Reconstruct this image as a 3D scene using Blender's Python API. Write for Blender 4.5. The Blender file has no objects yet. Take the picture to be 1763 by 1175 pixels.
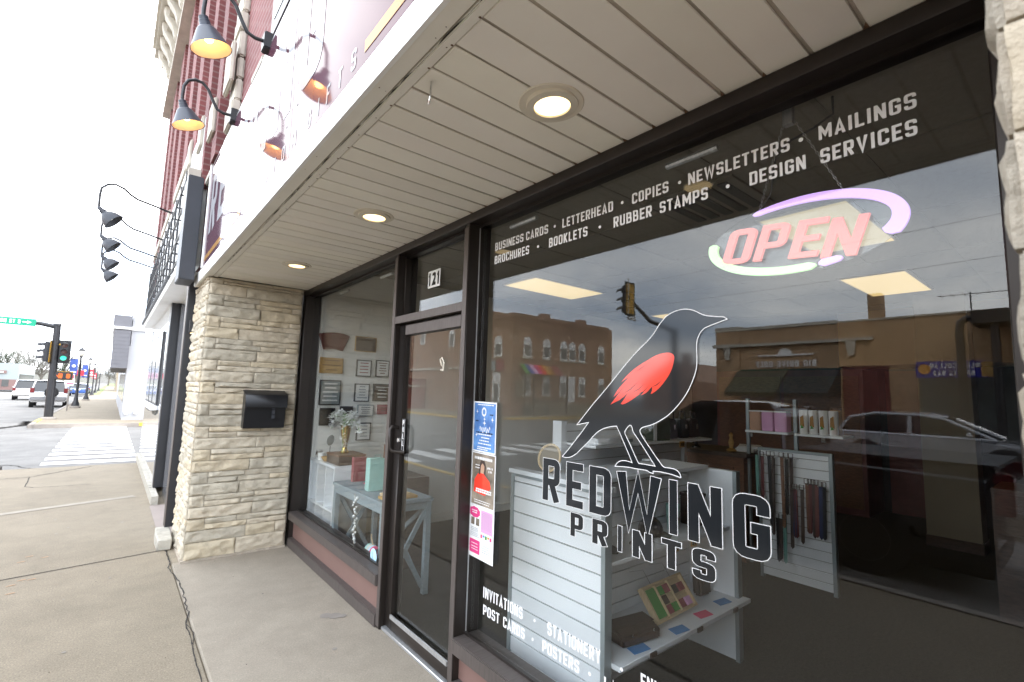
import bpy, bmesh, math, random
from math import sin, cos, pi, radians
from mathutils import Vector, Matrix, geometry
random.seed(11)
S = bpy.context.scene
COL = S.collection

# ------------------------------------------------------------------ camera
def make_camera():
    yaw, pitch, roll = 0.686865, 0.108407, 0.028475
    f = Vector((sin(yaw)*cos(pitch), cos(yaw)*cos(pitch), sin(pitch)))
    r = Vector((cos(yaw), -sin(yaw), 0)); u = r.cross(f)
    r, u = r*cos(roll)+u*sin(roll), -r*sin(roll)+u*cos(roll)
    cd = bpy.data.cameras.new('camera'); co = bpy.data.objects.new('camera', cd)
    co.matrix_world = Matrix(((r.x, u.x, -f.x, 0), (r.y, u.y, -f.y, 0), (r.z, u.z, -f.z, 1.6), (0, 0, 0, 1)))
    cd.sensor_width = 36; cd.lens = 17.02; cd.clip_start = 0.05; cd.clip_end = 3000
    cd.dof.use_dof = True; cd.dof.focus_distance = 2.3; cd.dof.aperture_fstop = 5.6
    COL.objects.link(co); S.camera = co
make_camera()

# ------------------------------------------------------------------ light
SUN_EL, SUN_AZ = radians(50), radians(125)
w = bpy.data.worlds.new('World'); S.world = w; w.use_nodes = True
N, K = w.node_tree.nodes, w.node_tree.links
N.clear()
out = N.new('ShaderNodeOutputWorld'); add = N.new('ShaderNodeAddShader')
b1 = N.new('ShaderNodeBackground'); b2 = N.new('ShaderNodeBackground')
sky = N.new('ShaderNodeTexSky'); sky.sky_type = 'NISHITA'; sky.sun_disc = False
sky.sun_elevation = SUN_EL; sky.sun_rotation = SUN_AZ
K.new(sky.outputs[0], b1.inputs[0]); b1.inputs[1].default_value = 0.05
tc = N.new('ShaderNodeTexCoord')
sp = N.new('ShaderNodeSeparateXYZ'); K.new(tc.outputs['Generated'], sp.inputs[0])
az = N.new('ShaderNodeMath'); az.operation = 'ADD'; az.inputs[1].default_value = 0.22
mx = N.new('ShaderNodeMath'); mx.operation = 'MAXIMUM'; mx.inputs[1].default_value = 0.0
K.new(sp.outputs[2], mx.inputs[0]); K.new(mx.outputs[0], az.inputs[0])
dv = N.new('ShaderNodeVectorMath'); dv.operation = 'SCALE'
iv = N.new('ShaderNodeMath'); iv.operation = 'DIVIDE'; iv.inputs[0].default_value = 1.0
K.new(az.outputs[0], iv.inputs[1]); K.new(tc.outputs['Generated'], dv.inputs[0]); K.new(iv.outputs[0], dv.inputs['Scale'])
nz = N.new('ShaderNodeTexNoise'); nz.inputs['Scale'].default_value = 0.95; nz.inputs['Detail'].default_value = 7
nz.inputs['Roughness'].default_value = 0.55; nz.inputs['Distortion'].default_value = 0.35
K.new(dv.outputs[0], nz.inputs['Vector'])
cr = N.new('ShaderNodeValToRGB'); e = cr.color_ramp.elements
e[0].position = 0.38; e[0].color = (0.42, 0.49, 0.60, 1)
e[1].position = 0.64; e[1].color = (1.05, 1.05, 1.04, 1)
K.new(nz.outputs['Fac'], cr.inputs[0]); K.new(cr.outputs[0], b2.inputs[0]); b2.inputs[1].default_value = 3.6
K.new(b1.outputs[0], add.inputs[0]); K.new(b2.outputs[0], add.inputs[1]); K.new(add.outputs[0], out.inputs[0])

sl = bpy.data.lights.new('sun', 'SUN'); so = bpy.data.objects.new('sun', sl)
sl.energy = 1.5; sl.angle = radians(25); sl.color = (1.0, 0.96, 0.9)
sd = Vector((sin(SUN_AZ)*cos(SUN_EL), cos(SUN_AZ)*cos(SUN_EL), sin(SUN_EL)))
so.rotation_euler = sd.to_track_quat('Z', 'Y').to_euler(); so.location = (-10, 0, 20); COL.objects.link(so)

S.render.engine = 'CYCLES'
S.view_settings.view_transform = 'Standard'; S.view_settings.look = 'None'
S.view_settings.exposure = 0.75; S.view_settings.gamma = 1.0
c = S.cycles
c.use_denoising = True; c.max_bounces = 10; c.transparent_max_bounces = 24; c.glossy_bounces = 5
c.diffuse_bounces = 4; c.transmission_bounces = 6; c.caustics_reflective = False; c.caustics_refractive = False
c.sample_clamp_indirect = 4.0

# ------------------------------------------------------------------ materials
def nd(t, kind, **kw):
    n = t.nodes.new(kind)
    for k, v in kw.items():
        if k in n.inputs: n.inputs[k].default_value = v
        else: setattr(n, k, v)
    return n
MATS = {}
def mat(name, col, rough=0.6, metal=0.0, var=0.12, vs=6.0, bump=0.0, bs=40.0, spec=0.5, emit=None, es=0.0, coat=0.0, col2=None, tint=False, detail=4.0, stretch=None, ior=1.5):
    m = bpy.data.materials.new(name); m.use_nodes = True; t = m.node_tree
    p = t.nodes['Principled BSDF']
    p.inputs['Roughness'].default_value = rough; p.inputs['Metallic'].default_value = metal
    p.inputs['Specular IOR Level'].default_value = spec; p.inputs['Coat Weight'].default_value = coat; p.inputs['IOR'].default_value = ior
    tcn = nd(t, 'ShaderNodeTexCoord'); vec = tcn.outputs['Object']
    if stretch:
        mp = nd(t, 'ShaderNodeMapping'); mp.inputs['Scale'].default_value = stretch
        t.links.new(vec, mp.inputs[0]); vec = mp.outputs[0]
    n1 = nd(t, 'ShaderNodeTexNoise', Scale=vs, Detail=detail, Roughness=0.6)
    t.links.new(vec, n1.inputs['Vector'])
    c1 = [max(0, x*(1-var)) for x in col]; c2 = col2 or [min(1, x*(1+var)) for x in col]
    rp = nd(t, 'ShaderNodeValToRGB'); rp.color_ramp.elements[0].position = 0.3; rp.color_ramp.elements[1].position = 0.7
    rp.color_ramp.elements[0].color = (*c1, 1); rp.color_ramp.elements[1].color = (*c2, 1)
    t.links.new(n1.outputs['Fac'], rp.inputs[0]); o = rp.outputs[0]
    if tint:
        at = nd(t, 'ShaderNodeVertexColor'); at.layer_name = 'tint'
        mm = nd(t, 'ShaderNodeMix', data_type='RGBA', blend_type='MULTIPLY'); mm.inputs[0].default_value = 1
        t.links.new(o, mm.inputs[6]); t.links.new(at.outputs[0], mm.inputs[7]); o = mm.outputs[2]
    t.links.new(o, p.inputs['Base Color'])
    if bump:
        n2 = nd(t, 'ShaderNodeTexNoise', Scale=bs, Detail=5.0, Roughness=0.65)
        t.links.new(vec, n2.inputs['Vector'])
        b = nd(t, 'ShaderNodeBump', Strength=bump, Distance=0.01)
        t.links.new(n2.outputs['Fac'], b.inputs['Height']); t.links.new(b.outputs[0], p.inputs['Normal'])
    if emit:
        p.inputs['Emission Color'].default_value = (*emit, 1); p.inputs['Emission Strength'].default_value = es
    MATS[name] = m; return m

def glass_mat(name, r0=0.07, tint=(0.94, 0.955, 0.945)):
    m = bpy.data.materials.new(name); m.use_nodes = True; t = m.node_tree; t.nodes.clear()
    o = nd(t, 'ShaderNodeOutputMaterial'); mix = nd(t, 'ShaderNodeMixShader')
    tr = nd(t, 'ShaderNodeBsdfTransparent', Color=(*tint, 1)); gl = nd(t, 'ShaderNodeBsdfGlossy', Roughness=0.0)
    ge = nd(t, 'ShaderNodeNewGeometry'); dt = nd(t, 'ShaderNodeVectorMath', operation='DOT_PRODUCT')
    t.links.new(ge.outputs['Normal'], dt.inputs[0]); t.links.new(ge.outputs['Incoming'], dt.inputs[1])
    def mth(op, a, bb):
        n = nd(t, 'ShaderNodeMath', operation=op)
        for i, x in enumerate((a, bb)):
            if x is None: continue
            if isinstance(x, (int, float)): n.inputs[i].default_value = x
            else: t.links.new(x, n.inputs[i])
        return n.outputs[0]
    f = mth('POWER', mth('SUBTRACT', 1.0, mth('ABSOLUTE', dt.outputs['Value'], None)), 5.0)     # Schlick, same from both sides
    f = mth('ADD', mth('MULTIPLY', f, 1-r0), r0)
    t.links.new(f, mix.inputs[0])
    t.links.new(tr.outputs[0], mix.inputs[1]); t.links.new(gl.outputs[0], mix.inputs[2]); t.links.new(mix.outputs[0], o.inputs[0])
    MATS[name] = m; return m

def brick_mat(name, c1, c2, mortar, plane='YZ', bw=0.21, bh=0.068, ms=0.010, rough=0.85):
    m = bpy.data.materials.new(name); m.use_nodes = True; t = m.node_tree; p = t.nodes['Principled BSDF']
    tcn = nd(t, 'ShaderNodeTexCoord'); s = nd(t, 'ShaderNodeSeparateXYZ'); cb = nd(t, 'ShaderNodeCombineXYZ')
    t.links.new(tcn.outputs['Object'], s.inputs[0])
    t.links.new(s.outputs[0 if plane[0] == 'X' else 1], cb.inputs[0]); t.links.new(s.outputs[2], cb.inputs[1])
    b = nd(t, 'ShaderNodeTexBrick'); b.inputs['Scale'].default_value = 1; b.inputs['Brick Width'].default_value = bw
    b.inputs['Row Height'].default_value = bh; b.inputs['Mortar Size'].default_value = ms; b.inputs['Bias'].default_value = -0.2
    b.inputs['Color1'].default_value = (*c1, 1); b.inputs['Color2'].default_value = (*c2, 1); b.inputs['Mortar'].default_value = (*mortar, 1)
    t.links.new(cb.outputs[0], b.inputs['Vector'])
    n = nd(t, 'ShaderNodeTexNoise', Scale=0.9, Detail=6.0); t.links.new(tcn.outputs['Object'], n.inputs['Vector'])
    r = nd(t, 'ShaderNodeValToRGB'); r.color_ramp.elements[0].position = 0.3; r.color_ramp.elements[1].position = 0.75
    r.color_ramp.elements[0].color = (0.72, 0.72, 0.72, 1); r.color_ramp.elements[1].color = (1.12, 1.1, 1.08, 1)
    t.links.new(n.outputs['Fac'], r.inputs[0])
    mm = nd(t, 'ShaderNodeMix', data_type='RGBA', blend_type='MULTIPLY'); mm.inputs[0].default_value = 1
    t.links.new(b.outputs['Color'], mm.inputs[6]); t.links.new(r.outputs[0], mm.inputs[7]); t.links.new(mm.outputs[2], p.inputs['Base Color'])
    p.inputs['Roughness'].default_value = rough
    bp = nd(t, 'ShaderNodeBump', Strength=0.5, Distance=0.01); bp.invert = True
    t.links.new(b.outputs['Fac'], bp.inputs['Height']); t.links.new(bp.outputs[0], p.inputs['Normal'])
    MATS[name] = m; return m

def concrete_mat(name, col, stain, rough=0.85, speck=0.12):
    m = bpy.data.materials.new(name); m.use_nodes = True; t = m.node_tree; p = t.nodes['Principled BSDF']
    tcn = nd(t, 'ShaderNodeTexCoord'); v = tcn.outputs['Object']
    n1 = nd(t, 'ShaderNodeTexNoise', Scale=0.9, Detail=6.0, Roughness=0.65); n2 = nd(t, 'ShaderNodeTexNoise', Scale=5.0, Detail=6.0, Roughness=0.7)
    n3 = nd(t, 'ShaderNodeTexNoise', Scale=110.0, Detail=4.0, Roughness=0.7); vo = nd(t, 'ShaderNodeTexVoronoi', Scale=62.0)
    for n in (n1, n2, n3, vo): t.links.new(v, n.inputs['Vector'])
    r1 = nd(t, 'ShaderNodeValToRGB'); r1.color_ramp.elements[0].position = 0.33; r1.color_ramp.elements[1].position = 0.62
    r1.color_ramp.elements[0].color = (*stain, 1); r1.color_ramp.elements[1].color = (*col, 1); t.links.new(n1.outputs['Fac'], r1.inputs[0])
    def mul(a, bsock, lo, hi, p0=0.3, p1=0.7):
        r = nd(t, 'ShaderNodeValToRGB'); r.color_ramp.elements[0].position = p0; r.color_ramp.elements[1].position = p1
        r.color_ramp.elements[0].color = (lo, lo, lo, 1); r.color_ramp.elements[1].color = (hi, hi, hi, 1); t.links.new(bsock, r.inputs[0])
        mm = nd(t, 'ShaderNodeMix', data_type='RGBA', blend_type='MULTIPLY'); mm.inputs[0].default_value = 1
        t.links.new(a, mm.inputs[6]); t.links.new(r.outputs[0], mm.inputs[7]); return mm.outputs[2]
    o = mul(r1.outputs[0], n2.outputs['Fac'], 0.9, 1.07); o = mul(o, n3.outputs['Fac'], 1-speck*2, 1+speck)
    o = mul(o, vo.outputs['Distance'], 1+speck*1.5, 1.0, 0.08, 0.3)
    t.links.new(o, p.inputs['Base Color']); p.inputs['Roughness'].default_value = rough; p.inputs['Specular IOR Level'].default_value = 0.3
    b = nd(t, 'ShaderNodeBump', Strength=0.35, Distance=0.004); t.links.new(n3.outputs['Fac'], b.inputs['Height']); t.links.new(b.outputs[0], p.inputs['Normal'])
    MATS[name] = m; return m

M = {}
M['walk'] = concrete_mat('sidewalk_concrete', (0.288, 0.240, 0.175), (0.24, 0.2, 0.145), speck=0.19)
M['apron'] = concrete_mat('entry_concrete', (0.33, 0.285, 0.225), (0.288, 0.247, 0.195), speck=0.11)
M['asphalt'] = concrete_mat('pale_worn_asphalt', (0.21, 0.2, 0.187), (0.15, 0.143, 0.134), speck=0.2)
M['kerb'] = concrete_mat('kerb_concrete', (0.36, 0.32, 0.28), (0.27, 0.245, 0.22))
M['joint'] = mat('dark_joint', (0.035, 0.03, 0.026), 0.95, var=0.4, vs=40)
M['patch'] = mat('pale_patch', (0.32, 0.28, 0.225), 0.9, var=0.1, vs=9)
M['stain'] = mat('damp_stain', (0.25, 0.22, 0.19), 0.8, var=0.1, vs=9)
M['orange_mark'] = mat('faded_orange_paint', (0.5, 0.29, 0.16), 0.9, var=0.2, vs=30)
M['roadwhite'] = mat('worn_road_white', (0.80, 0.79, 0.76), 0.8, var=0.14, vs=3, detail=8)
M['roadyellow'] = mat('kerb_yellow', (0.72, 0.47, 0.08), 0.75, var=0.2, vs=4, detail=8)
M['grass'] = mat('verge_grass', (0.16, 0.2, 0.06), 0.95, var=0.35, vs=20, bump=0.6, bs=120)
M['stone'] = mat('split_limestone', (0.555, 0.49, 0.385), 0.9, var=0.12, vs=14, bump=0.75, bs=45, tint=True, detail=8)
M['stone_shaded'] = mat('shade_darkened_limestone', (0.37, 0.325, 0.26), 0.9, var=0.2, vs=16, bump=1.0, bs=38, tint=True, detail=8)  # right pier: same limestone, bumpier, with shade painted into a darker base colour
M['mortar'] = mat('mortar', (0.42, 0.36, 0.285), 0.95, var=0.2, vs=30, bump=0.5, bs=90)
M['soffit'] = mat('cream_soffit_board', (0.90, 0.865, 0.79), 0.55, var=0.05, vs=1.6, bump=0.05, bs=30, tint=True, detail=8)
M['soffit_trim'] = mat('cream_soffit_trim', (0.80, 0.77, 0.70), 0.55, var=0.07, vs=2.5, bump=0.08, bs=30, detail=8)
M['soffit_gap'] = mat('soffit_shadow_gap', (0.46, 0.41, 0.34), 0.9, var=0.25, vs=8)
M['fasciawhite'] = mat('white_drip_edge', (0.82, 0.82, 0.80), 0.45, var=0.04, vs=5)
M['rust'] = mat('rust_spot', (0.16, 0.09, 0.05), 0.9, var=0.4, vs=60)
M['bronze'] = mat('dark_bronze_aluminium', (0.034, 0.027, 0.023), 0.38, metal=0.4, var=0.15, vs=6)
M['bronze_dull'] = mat('weathered_bronze', (0.105, 0.088, 0.08), 0.5, metal=0.3, var=0.2, vs=9, stretch=(1, 12, 1))
M['brownpanel'] = mat('brown_bulkhead_panel', (0.21, 0.125, 0.105), 0.45, var=0.06, vs=3)
M['alu'] = mat('brushed_aluminium', (0.55, 0.55, 0.55), 0.4, metal=0.7, var=0.15, vs=10, stretch=(1, 10, 1))
M['chrome'] = mat('bright_metal', (0.72, 0.72, 0.72), 0.2, metal=1.0, var=0.05)
M['glass'] = glass_mat('window_glass', 0.037, (0.955, 0.965, 0.96))
M['black'] = mat('black_paint', (0.02, 0.02, 0.023), 0.4, var=0.15, vs=5)
M['gloss_black'] = mat('gloss_black_steel', (0.012, 0.012, 0.014), 0.32, var=0.1, vs=4)
M['navy'] = mat('slate_blue_enamel', (0.026, 0.031, 0.047), 0.38, var=0.06, vs=6)
M['darkgrey'] = mat('charcoal_enamel', (0.035, 0.038, 0.048), 0.45, var=0.1, vs=6)
M['shade_in'] = mat('white_shade_lining', (0.80, 0.72, 0.58), 0.6, var=0.03)
M['warmbulb'] = mat('warm_bulb', (0.9, 0.8, 0.6), 0.4, var=0.0, emit=(1.0, 0.46, 0.13), es=17.0)
M['downlight'] = mat('downlight_lens', (0.9, 0.85, 0.75), 0.4, var=0.0, emit=(1.0, 0.72, 0.36), es=2.0)
M['troffer'] = mat('lit_troffer_lens', (0.8, 0.75, 0.6), 0.5, var=0.0, emit=(1.0, 0.72, 0.30), es=0.46)
M['ivory'] = mat('ivory_enamel', (0.72, 0.66, 0.55), 0.45, var=0.04)
M['sign'] = mat('maroon_sign_face', (0.105, 0.042, 0.062), 0.06, var=0.05, vs=3, ior=1.15)
M['signwhite'] = mat('sign_white_vinyl', (0.42, 0.42, 0.445), 0.06, var=0.02, ior=1.15)
M['signgold'] = mat('sign_gold_vinyl', (0.42, 0.225, 0.07), 0.06, var=0.03, ior=1.15)
M['decalwhite'] = mat('white_vinyl', (0.84, 0.83, 0.82), 0.5, var=0.02)
M['decalblack'] = mat('black_vinyl', (0.018, 0.02, 0.022), 0.06, var=0.05, spec=0.38)
M['decalred'] = mat('red_vinyl', (0.85, 0.06, 0.035), 0.08, var=0.05)
M['redbrick'] = brick_mat('red_brick', (0.225, 0.072, 0.07), (0.17, 0.055, 0.055), (0.26, 0.15, 0.14))
M['redbrickX'] = brick_mat('red_brick_side', (0.225, 0.072, 0.07), (0.17, 0.055, 0.055), (0.26, 0.15, 0.14), 'XZ')
M['tanbrick'] = brick_mat('brown_brick', (0.44, 0.25, 0.165), (0.36, 0.20, 0.135), (0.42, 0.31, 0.23))
M['tanbrickX'] = brick_mat('brown_brick_side', (0.44, 0.25, 0.165), (0.36, 0.20, 0.135), (0.42, 0.31, 0.23), 'XZ')
M['buffbrick'] = brick_mat('buff_brick', (0.55, 0.345, 0.185), (0.48, 0.29, 0.16), (0.48, 0.36, 0.24))
M['buffbrickX'] = brick_mat('buff_brick_side', (0.55, 0.345, 0.185), (0.48, 0.29, 0.16), (0.48, 0.36, 0.24), 'XZ')
M['brickred2'] = brick_mat('dark_red_brick', (0.34, 0.095, 0.075), (0.27, 0.075, 0.06), (0.34, 0.22, 0.18))
M['limestone'] = mat('weathered_limestone', (0.52, 0.48, 0.41), 0.85, var=0.14, vs=5, bump=0.35, bs=25, detail=8)
M['blockstone'] = brick_mat('stone_base', (0.40, 0.36, 0.28), (0.33, 0.30, 0.24), (0.22, 0.2, 0.16), 'XZ', 0.6, 0.25, 0.015)
M['whitetrim'] = mat('white_painted_trim', (0.78, 0.78, 0.77), 0.5, var=0.04)
M['winpane'] = mat('dark_window_pane', (0.09, 0.10, 0.10), 0.06, var=0.3, vs=1.2, spec=0.7)
M['whitewall'] = mat('white_painted_block', (0.42, 0.43, 0.455), 0.6, var=0.03, vs=2, bump=0.1, bs=30)
M['greybox'] = mat('grey_ribbed_cladding', (0.145, 0.145, 0.16), 0.55, var=0.06, vs=3)
M['glosspanel'] = mat('polished_white_panel', (0.62, 0.62, 0.64), 0.05, var=0.03, vs=2, spec=0.9, coat=1.0)
M['plywood'] = mat('cream_peeling_paint', (0.40, 0.37, 0.31), 0.8, var=0.2, vs=16, detail=8)
M['paver'] = brick_mat('brick_paver', (0.33, 0.22, 0.2), (0.28, 0.18, 0.17), (0.3, 0.25, 0.22), 'XZ')
M['iwall'] = mat('cream_interior_wall', (0.82, 0.81, 0.77), 0.8, var=0.04, vs=3)
M['iwall_beige'] = mat('beige_interior_wall', (0.27, 0.23, 0.17), 0.8, var=0.04, vs=3)
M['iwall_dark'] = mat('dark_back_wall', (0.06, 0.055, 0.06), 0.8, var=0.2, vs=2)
M['carpet'] = mat('grey_brown_carpet', (0.035, 0.031, 0.024), 0.95, var=0.3, vs=55, bump=0.6, bs=200)
M['tile'] = mat('ceiling_tile', (0.27, 0.245, 0.205), 0.9, var=0.08, vs=30)
M['tbar'] = mat('ceiling_grid', (0.21, 0.19, 0.16), 0.6, var=0.05)
M['slat'] = mat('white_melamine', (0.80, 0.82, 0.84), 0.35, var=0.02)
M['slatgap'] = mat('slat_groove', (0.30, 0.29, 0.26), 0.7, var=0.1)
M['greyedge'] = mat('grey_metal_edge', (0.30, 0.34, 0.35), 0.4, metal=0.3, var=0.06)
M['wood'] = mat('brown_wood', (0.17, 0.075, 0.035), 0.5, var=0.3, vs=5, stretch=(3, 3, 14))
M['darkwood'] = mat('dark_wood', (0.075, 0.045, 0.032), 0.5, var=0.3, vs=5, stretch=(3, 3, 14))
M['palewood'] = mat('pale_birch', (0.62, 0.47, 0.28), 0.6, var=0.15, vs=6, stretch=(2, 14, 2))
M['goldwood'] = mat('golden_pine', (0.52, 0.31, 0.1), 0.5, var=0.18, vs=6, stretch=(3, 3, 14))
M['maroonwood'] = mat('cherry_wood', (0.16, 0.05, 0.042), 0.4, var=0.2, vs=5)
M['leather'] = mat('dark_brown_leather', (0.05, 0.03, 0.024), 0.5, var=0.25, vs=20, bump=0.3, bs=90)
M['leatherblack'] = mat('black_leather', (0.015, 0.014, 0.015), 0.3, var=0.2, vs=20)
M['teal'] = mat('mint_card', (0.36, 0.60, 0.54), 0.6, var=0.05)
M['burgundy'] = mat('burgundy_cloth', (0.32, 0.075, 0.085), 0.7, var=0.15, vs=20)
M['brass'] = mat('polished_brass', (0.80, 0.56, 0.20), 0.18, metal=1.0, var=0.1, vs=12)
M['petal'] = mat('white_petal', (0.92, 0.92, 0.90), 0.7, var=0.06, vs=20)
M['leaf'] = mat('green_leaf', (0.2, 0.38, 0.08), 0.6, var=0.3, vs=12)
M['bluegrey'] = mat('grey_blue_painted_wood', (0.25, 0.30, 0.325), 0.6, var=0.12, vs=8, stretch=(4, 4, 12))
M['paper'] = mat('white_paper', (0.82, 0.82, 0.81), 0.6, var=0.02)
M['bluepaper'] = mat('blue_card', (0.10, 0.27, 0.55), 0.7, var=0.08)
M['pinkpaper'] = mat('pink_card', (0.80, 0.10, 0.22), 0.7, var=0.08)
M['posterblue'] = mat('poster_blue', (0.07, 0.19, 0.52), 0.5, var=0.3, vs=9, col2=(0.17, 0.38, 0.75))
M['posterbrown'] = mat('poster_sepia', (0.20, 0.155, 0.11), 0.5, var=0.5, vs=9, col2=(0.42, 0.35, 0.27))
M['posterpink'] = mat('poster_magenta', (0.72, 0.05, 0.22), 0.5, var=0.08)
M['posterlilac'] = mat('poster_lilac', (0.72, 0.38, 0.62), 0.5, var=0.06)
M['skin'] = mat('skin_tone_print', (0.5, 0.3, 0.2), 0.6, var=0.1)
M['yarn'] = mat('cream_yarn', (0.68, 0.62, 0.52), 0.95, var=0.15, vs=40, bump=0.8, bs=70)
M['orange'] = mat('orange_felt', (0.65, 0.3, 0.06), 0.8, var=0.1)
M['lightblue'] = mat('pale_blue_card', (0.50, 0.72, 0.82), 0.6, var=0.04)
M['green'] = mat('green_felt', (0.07, 0.30, 0.05), 0.8, var=0.1)
M['rubber'] = mat('tyre_rubber', (0.015, 0.015, 0.015), 0.8, var=0.2)
M['carglass'] = mat('car_glass', (0.012, 0.014, 0.016), 0.05, var=0.1, spec=0.8)
M['redlens'] = mat('red_lens', (0.16, 0.006, 0.008), 0.15, var=0.1)
M['trim'] = mat('black_plastic_trim', (0.03, 0.03, 0.032), 0.6, var=0.1)
def paint(name, col, ior=1.5): return mat(name, col, 0.22, metal=0.25, var=0.03, coat=1.0, ior=ior)
M['pwhite'] = paint('white_car_paint', (0.72, 0.72, 0.72)); M['psilver'] = paint('silver_car_paint', (0.40, 0.42, 0.46))
M['pblue'] = paint('blue_car_paint', (0.04, 0.11, 0.36)); M['pmaroon'] = paint('near_black_truck_paint', (0.03, 0.03, 0.036), 1.9); M['pgrey'] = paint('grey_car_paint', (0.2, 0.2, 0.21))
M['green_on'] = mat('lit_green_signal', (0.1, 0.5, 0.4), 0.3, var=0.0, emit=(0.05, 1.0, 0.62), es=0.75)
M['orange_on'] = mat('lit_orange_signal', (0.1, 0.02, 0.0), 0.3, var=0.0, emit=(1.0, 0.17, 0.01), es=0.8)
M['lensoff'] = mat('unlit_signal_lens', (0.10, 0.03, 0.02), 0.25, var=0.1)
M['sigyellow'] = mat('signal_yellow_housing', (0.68, 0.38, 0.04), 0.5, var=0.05)
M['signgreen'] = mat('street_sign_green', (0.0, 0.30, 0.17), 0.4, var=0.03)
M['bannerblue'] = mat('blue_banner', (0.07, 0.12, 0.40), 0.7, var=0.06); M['bannerred'] = mat('red_banner', (0.62, 0.05, 0.07), 0.7, var=0.06)
M['globe'] = mat('lamp_globe', (0.80, 0.76, 0.66), 0.3, var=0.02)
M['bark'] = mat('grey_bark', (0.13, 0.115, 0.1), 0.95, var=0.3, vs=8); M['twig'] = mat('bare_twigs', (0.25, 0.24, 0.23), 0.95, var=0.35, vs=0.8)
M['evergreen'] = mat('dark_evergreen', (0.06, 0.075, 0.05), 0.9, var=0.4, vs=0.8)
M['neonpink'] = mat('lit_pink_led', (0.5, 0.11, 0.10), 0.4, var=0.0, emit=(1.0, 0.27, 0.24), es=0.44)
M['neonpurple'] = mat('lit_purple_led', (0.6, 0.4, 0.8), 0.4, var=0.0, emit=(0.62, 0.36, 1.0), es=0.55)
M['neongreen'] = mat('lit_green_led', (0.5, 0.8, 0.5), 0.4, var=0.0, emit=(0.55, 1.0, 0.40), es=0.40)
M['clearplastic'] = glass_mat('clear_acrylic_back', 0.03, (0.72, 0.75, 0.78))
M['awngreen'] = mat('green_awning', (0.05, 0.07, 0.045), 0.8, var=0.1); M['awnteal'] = mat('teal_awning', (0.004, 0.025, 0.03), 0.8, var=0.1)
M['bluesign'] = mat('blue_sign_face', (0.03, 0.03, 0.30), 0.4, var=0.2); M['roofdark'] = mat('dark_roofing', (0.05, 0.045, 0.04), 0.9)
M['beltblue'] = mat('navy_leather', (0.02, 0.028, 0.085), 0.5, var=0.2); M['beltred'] = mat('oxblood_leather', (0.11, 0.02, 0.02), 0.5, var=0.2); M['beltmint'] = mat('mint_leather', (0.13, 0.30, 0.26), 0.5, var=0.15); M['palepane'] = mat('pale_glossy_pane', (0.50, 0.52, 0.54), 0.08, var=0.1, vs=2)
M['tanwall'] = mat('tan_bulkhead', (0.62, 0.47, 0.27), 0.8, var=0.05, vs=2)
M['pinkbrown'] = mat('faded_red_band', (0.2, 0.125, 0.115), 0.7, var=0.1)

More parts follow.
